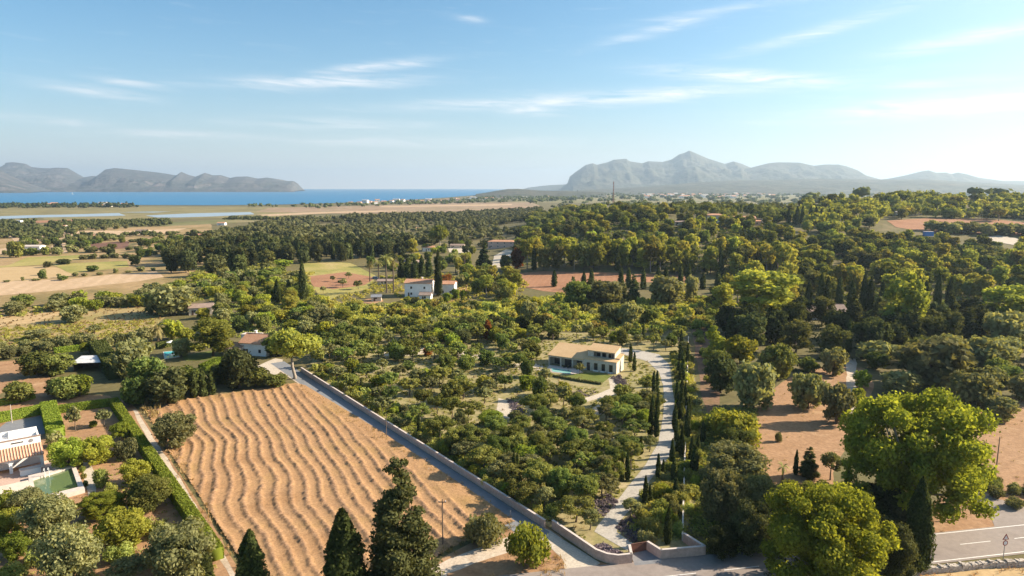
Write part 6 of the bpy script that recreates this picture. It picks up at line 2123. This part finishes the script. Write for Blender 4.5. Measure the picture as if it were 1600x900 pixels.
scatter([(1236, 345), (1250, 328), (1300, 316), (1420, 312), (1720, 312), (1760, 345), (1600, 350), (1480, 343), (1390, 342), (1330, 370), (1240, 372)], 100, [('dark_pine', 1, 11, 1.5, 10, 1.5), ('umbrella', 2, 12, 1.5, 10.5, 1.2), ('oak', 2, 9.5, 1.3, 8, 1)],
        {'pine_tree': 'dark pine in the wood on the right ridge', 'evergreen_oak': 'round oak in the wood on the right ridge', 'umbrella_pine': 'umbrella pine in the wood on the right ridge'}, 'wood on the right ridge', .58, 76)
row('cypress', [(1232 + i * 10 + (i * 13 % 5), 348 + (i * 3 % 4), 7, 22 + (i * 7 % 8)) for i in range(8)], 'dark cypress in the group at the left foot of the ridge', 'cypress group at the foot of the ridge')

# plain on the left
scatter([(0, 440), (0, 380), (130, 378), (255, 372), (330, 372), (330, 400), (250, 420), (200, 424), (205, 406), (140, 398), (40, 402), (10, 414)], 60, [('oak', 2, 7.5, 1.4, 5.5, 1), ('olive', 1, 7, 1, 5, .8), ('dark', 1, 7.5, 1, 6.5, 1)],
        {'evergreen_oak': 'dark green tree among the fields of the left plain', 'olive_tree': 'grey-green tree among the fields of the left plain', 'evergreen_tree': 'darkest tree among the fields of the left plain'}, 'trees among the left fields', .8, 81)
for k in [('oak', 66, 436, 12, 14, 'small tree standing in the straw field, right one'), ('olive', 68, 430, 10, 10, 'small tree standing in the straw field, upper one'), ('dark', 74, 418, 14, 10, 'dark clump between straw and green fields'), ('oak', 98, 438, 16, 8, 'low bush on the field boundary'), ('oak', 25, 402, 28, 26, 'tall green tree left of the white farm shed'), ('oak', 145, 424, 18, 10, 'round bush at the field corner'), ('dark', 100, 413, 22, 9, 'dark hedge clump in the green field'),
          ('bright', 440, 416, 34, 10, 'bright yellow low trees left of the orchard field')]:
    plant(*k)
far_wood('far_wood', 'far mixed woodland spreading towards the coast', [(330, 400), (330, 372), (420, 345), (560, 338), (700, 334), (850, 326), (830, 345), (800, 372), (765, 388), (700, 382), (560, 388), (420, 388)], 1300, 'far', 11, 6.5, 91, 21, .36)
far_wood('far_wood', 'grey-green scattered trees in the far woodland', [(330, 395), (330, 365), (450, 343), (700, 335), (840, 330), (800, 370), (700, 380), (560, 384), (420, 384)], 900, 'olive', 8.5, 5.5, 92, 21, .3)
far_wood('far_hedgerows', 'hedgerow trees between the far left fields', [(-150, 378), (-150, 346), (100, 347), (420, 341), (420, 352), (330, 375), (290, 368), (180, 376), (100, 380)], 1100, 'far', 8, 5, 93, 24, .45)
far_wood('coastal_trees', 'dark trees along the near shore of the bay', [(-200, 326), (-200, 321.5), (205, 322), (225, 324.5), (100, 326)], 420, 'far', 15, 10, 94, 18)
far_wood('coastal_trees', 'trees around the coastal village', [(380, 326), (380, 322.5), (560, 319), (700, 313), (800, 303), (900, 303), (900, 314), (780, 317), (640, 321), (500, 326)], 900, 'far', 15, 9, 95, 18, .3)
far_wood('far_plain_trees', 'hazy trees on the far plain below the right mountains', [(830, 322), (850, 304), (1000, 299.5), (1300, 299), (1700, 299), (1700, 316), (1240, 322), (1000, 326)], 1700, 'far', 30, 14, 96, 9, .25)
far_wood('far_wood', 'trees hidden behind the crest of the hill', [(860, 330), (860, 322), (1240, 318), (1240, 330)], 260, 'far', 12, 8, 97, 24)

# grass verges and low growth
VERGES = [([(228, 645), (240, 640), (300, 745), (352, 838), (392, 905), (400, 940), (380, 925), (330, 838), (278, 750)], 900, .5, 'tall dry grass along the farm track'),
          ([(215, 640), (245, 622), (262, 632), (240, 660)], 260, 1.1, 'high straw-coloured grass at the field corner'),
          ([(470, 602), (600, 675), (790, 800), (812, 815), (800, 822), (700, 752), (590, 690), (462, 606)], 1100, .4, 'dry grass strip between field and lane'),
          ([(680, 866), (720, 842), (800, 815), (812, 822), (745, 850), (700, 872)], 420, .5, 'dry grass below the broom bush'),
          ([(840, 905), (855, 862), (880, 870), (890, 900), (905, 930), (780, 940), (760, 900)], 700, .5, 'dry grass around the airy bush'),
          ([(1400, 925), (1440, 900), (1600, 888), (1700, 880), (1700, 960), (1400, 960)], 900, .5, 'rusty dry grass below the dry-stone wall'),
          ([(1440, 893), (1600, 876), (1600, 882), (1440, 899)], 260, .3, 'dry grass at the road edge')]
for i, (poly, n, hg, lab) in enumerate(VERGES):
    tufts('dry_grass', lab, poly, n, 'grass', hg, .14, 110 + i)
tufts('meadow_grass', 'golden grass of the dry meadow on the left', [(-100, 560), (-80, 492), (0, 488), (110, 482), (240, 480), (262, 492), (240, 512), (170, 530), (100, 542), (0, 558)], 3500, 'grass', .7, .3, 120)
clumps('undergrowth', 'green weeds of the dry meadow on the left', 'undergrowth', [(-100, 562), (-60, 520), (60, 508), (240, 500), (235, 515), (150, 535), (40, 552)], 700, 'scrub', .8, 14, .3, 121)
clumps('undergrowth', 'low bushes under the wild trees right of the boundary wall', 'undergrowth', [(1100, 660), (1180, 640), (1190, 760), (1200, 860), (1105, 862), (1080, 820)], 500, 'oak', .9, 20, .2, 122)
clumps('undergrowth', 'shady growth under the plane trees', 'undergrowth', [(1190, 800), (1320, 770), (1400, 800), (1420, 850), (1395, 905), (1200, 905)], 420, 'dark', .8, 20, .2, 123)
clumps('garden_plants', 'small plants between the trees of the left garden', 'garden plants', [(-20, 905), (0, 800), (130, 790), (200, 690), (330, 860), (340, 905)], 380, 'cover', .5, 16, .14, 124, keep=False)
clumps('wood_floor', 'leafy ground cover in the right wood', 'undergrowth', [(1100, 520), (1130, 470), (1640, 470), (1640, 600), (1480, 610), (1350, 560), (1230, 585)], 900, 'dark', 1.2, 14, .36, 125)

clumps('undergrowth', 'dense green planting inside the lane wall', 'planting', [(484, 578), (700, 717), (850, 815), (872, 800), (720, 698), (512, 566)], 700, 'cover', .8, 22, .2, 131)
clumps('undergrowth', 'dense green planting between driveway and boundary wall', 'planting', [(1064, 842), (1088, 770), (1096, 655), (1074, 545), (1054, 556), (1058, 640), (1062, 700), (1002, 792), (985, 826), (1020, 846)], 900, 'cover', .9, 24, .2, 132)
clumps('undergrowth', 'wild growth right of the boundary wall', 'undergrowth', [(1100, 650), (1125, 640), (1180, 640), (1175, 700), (1195, 780), (1195, 862), (1105, 862), (1075, 842), (1094, 770)], 700, 'cover', 1.2, 22, .24, 133)
clumps('undergrowth', 'scrub around the houses in the middle distance', 'undergrowth', [(330, 470), (335, 430), (470, 425), (600, 432), (760, 425), (830, 440), (800, 476), (620, 474), (500, 480)], 1300, 'scrub', 1.3, 12, .5, 134)
clumps('undergrowth', 'low growth between the trees of the wooded hill', 'undergrowth', [(800, 415), (806, 372), (900, 345), (1240, 345), (1240, 372), (1240, 440), (1110, 432), (960, 415)], 2200, 'oak', 1.8, 12, .7, 135, keep=False)
clumps('undergrowth', 'low growth between the pines of the right slope', 'undergrowth', [(1100, 500), (1130, 470), (1240, 400), (1400, 380), (1640, 400), (1660, 480), (1400, 500)], 1800, 'oak', 1.7, 12, .6, 136, keep=False)
clumps('undergrowth', 'scrub between the hedgerow trees of the left plain', 'undergrowth', [(-40, 492), (100, 476), (250, 455), (330, 410), (420, 400), (430, 440), (330, 470), (100, 488), (-40, 502)], 1100, 'cover', 1.5, 12, .55, 137, keep=False)

far_wood('far_wood', 'trees filling the wood on the right ridge', [(1250, 330), (1300, 317), (1420, 313), (1720, 313), (1760, 345), (1600, 348), (1480, 341), (1390, 340), (1330, 366), (1250, 366)], 300, 'pine', 10.5, 9, 98, 60, 0, 1000)
far_wood('far_wood', 'trees filling the crest of the wooded hill', [(810, 366), (845, 331), (960, 329), (1240, 331), (1240, 350), (1050, 341), (900, 344)], 200, 'oak', 10, 8, 99, 60, 0, 1000)
for i, (poly, n, lab) in enumerate((([(1165, 700), (1178, 650), (1235, 590), (1290, 572), (1350, 575), (1350, 660), (1310, 720), (1300, 760), (1190, 770)], 420, 'thin dry grass on the clay clearing'),
                                    ([(1440, 810), (1500, 745), (1530, 640), (1640, 600), (1700, 640), (1700, 790), (1560, 790), (1480, 845)], 520, 'thin dry grass on the bare ground right of the plane tree'),
                                    ([(-40, 905), (0, 790), (130, 700), (100, 640), (190, 640), (330, 860), (340, 905)], 420, 'thin dry grass in the left garden'))):
    tufts('dry_grass', lab, poly, n, 'grass', .35, .2, 140 + i)

scatter([(480, 574), (500, 532), (560, 512), (610, 516), (600, 545), (530, 592)], 24, [('carob', 2, 5.6, 1.0, 5.0, .7), ('oak', 1, 6, 1, 5.4, .7), ('small_olive', 1, 5.2, .8, 4.4, .5)],
        {'carob_tree': 'green tree in the thicket beside the stone pine', 'evergreen_oak': 'dark tree in the thicket beside the stone pine', 'young_olive_tree': 'grey tree in the thicket beside the stone pine'}, 'thicket beside the stone pine', .5, 151)
scatter([(600, 545), (610, 518), (860, 514), (870, 532), (760, 536), (680, 545)], 34, [('carob', 2, 6, 1.0, 5.4, .8), ('dark', 1, 6, 1, 5.6, .8), ('bright', .7, 5.5, .8, 4.6, .6)],
        {'carob_tree': 'green tree in the rear tree line of the plot', 'evergreen_tree': 'dark tree in the rear tree line of the plot', 'broadleaf_tree': 'bright tree in the rear tree line of the plot'}, 'rear tree line of the plot', .5, 152)

for k, t in enumerate((9, 21, 30, 44, 52, 63, 71, 80, 88, 97)):
    plant_at('green_shrub' if k % 3 else 'dark_shrub', wall_pt(t * LW / 104, -.95), 1.6 + .3 * (k % 3), 1.9 + .15 * (k % 2), 'small bush peeping over the lane wall, ' + ORD[k], 'bushes peeping over the lane wall')

# hedge lines between the fields of the left plain, bushes before the white house
for i, (a, b, n, where) in enumerate((((-10, 399), (135, 393), 11, 'above the green field'), ((58, 381), (132, 377), 8, 'left of the dark ploughed field'), ((112, 374), (258, 380), 12, 'below the long pale field'),
                                      ((205, 390), (262, 402), 7, 'right of the dark ploughed field'), ((-10, 443), (240, 422), 13, 'above the big straw field'), ((130, 405), (205, 403), 8, 'behind the yellow-green field'), ((10, 366), (200, 358), 12, 'above the long pale field'))):
    rr = random.Random(200 + i)
    row('olive', [(a[0] + (b[0] - a[0]) * k / (n - 1) + rr.uniform(-4, 4), a[1] + (b[1] - a[1]) * k / (n - 1) + rr.uniform(-1, 1), (9 if i != 4 else 7) + rr.uniform(-2, 6), (6 if i != 4 else 4) + rr.uniform(-1, 4)) for k in range(n)], 'bush in the hedge line ' + where, 'field hedges of the left plain')
row('bright', [(636, 474, 14, 12), (668, 477, 16, 11), (699, 472, 16, 16), (712, 468, 14, 18), (724, 466, 12, 14)], 'bright garden tree right before the white house', 'trees before the white house')
house(150, 373, 12, 6, 2.8, 0, 'cream', 'tile', 'tiny cream farmhouse in the hedge line of the left plain', .9, 1)
house(97, 357, 10, 6, 2.8, 0, 'white', 'tile', 'tiny white farmhouse on the far left plain', .9, 1)
house(345, 352, 12, 7, 3, 0, 'white', 'tile', 'tiny white cottage before the lagoon', .9, 1)
house(455, 352, 10, 7, 3, 0, 'cream', 'tile', 'tiny cream cottage in the far woodland', .9, 1)

# continuous line of small cypresses inside the boundary wall, bushes on the bare strip behind it
_fd = (FB - FA).normalized()
_fn = Vector((-_fd.y, _fd.x, 0))
for k in range(18):
    p = FA + (FB - FA) * (.10 + .82 * k / 17) + _fn * (1.3 + .5 * (k % 3))
    plant_at('slim_cypress', p, .95 + .15 * (k % 2), 3.6 + .9 * ((k * 7) % 3), 'small cypress close along the inside of the boundary wall, ' + ORD[k].replace('leftmost', 'nearest to gate').replace('from left', 'from gate'), 'small cypresses inside the boundary wall')
scatter([(1084, 515), (1105, 505), (1128, 540), (1132, 600), (1124, 660), (1106, 655), (1094, 590)], 16, [('dark_shrub', 1, 3.4, .8, 2.0, .5), ('green_shrub', 1, 3.2, .7, 1.9, .4)], {'shrub': 'bush on the bare strip behind the boundary wall'}, 'bushes on the bare strip', .6, 161)
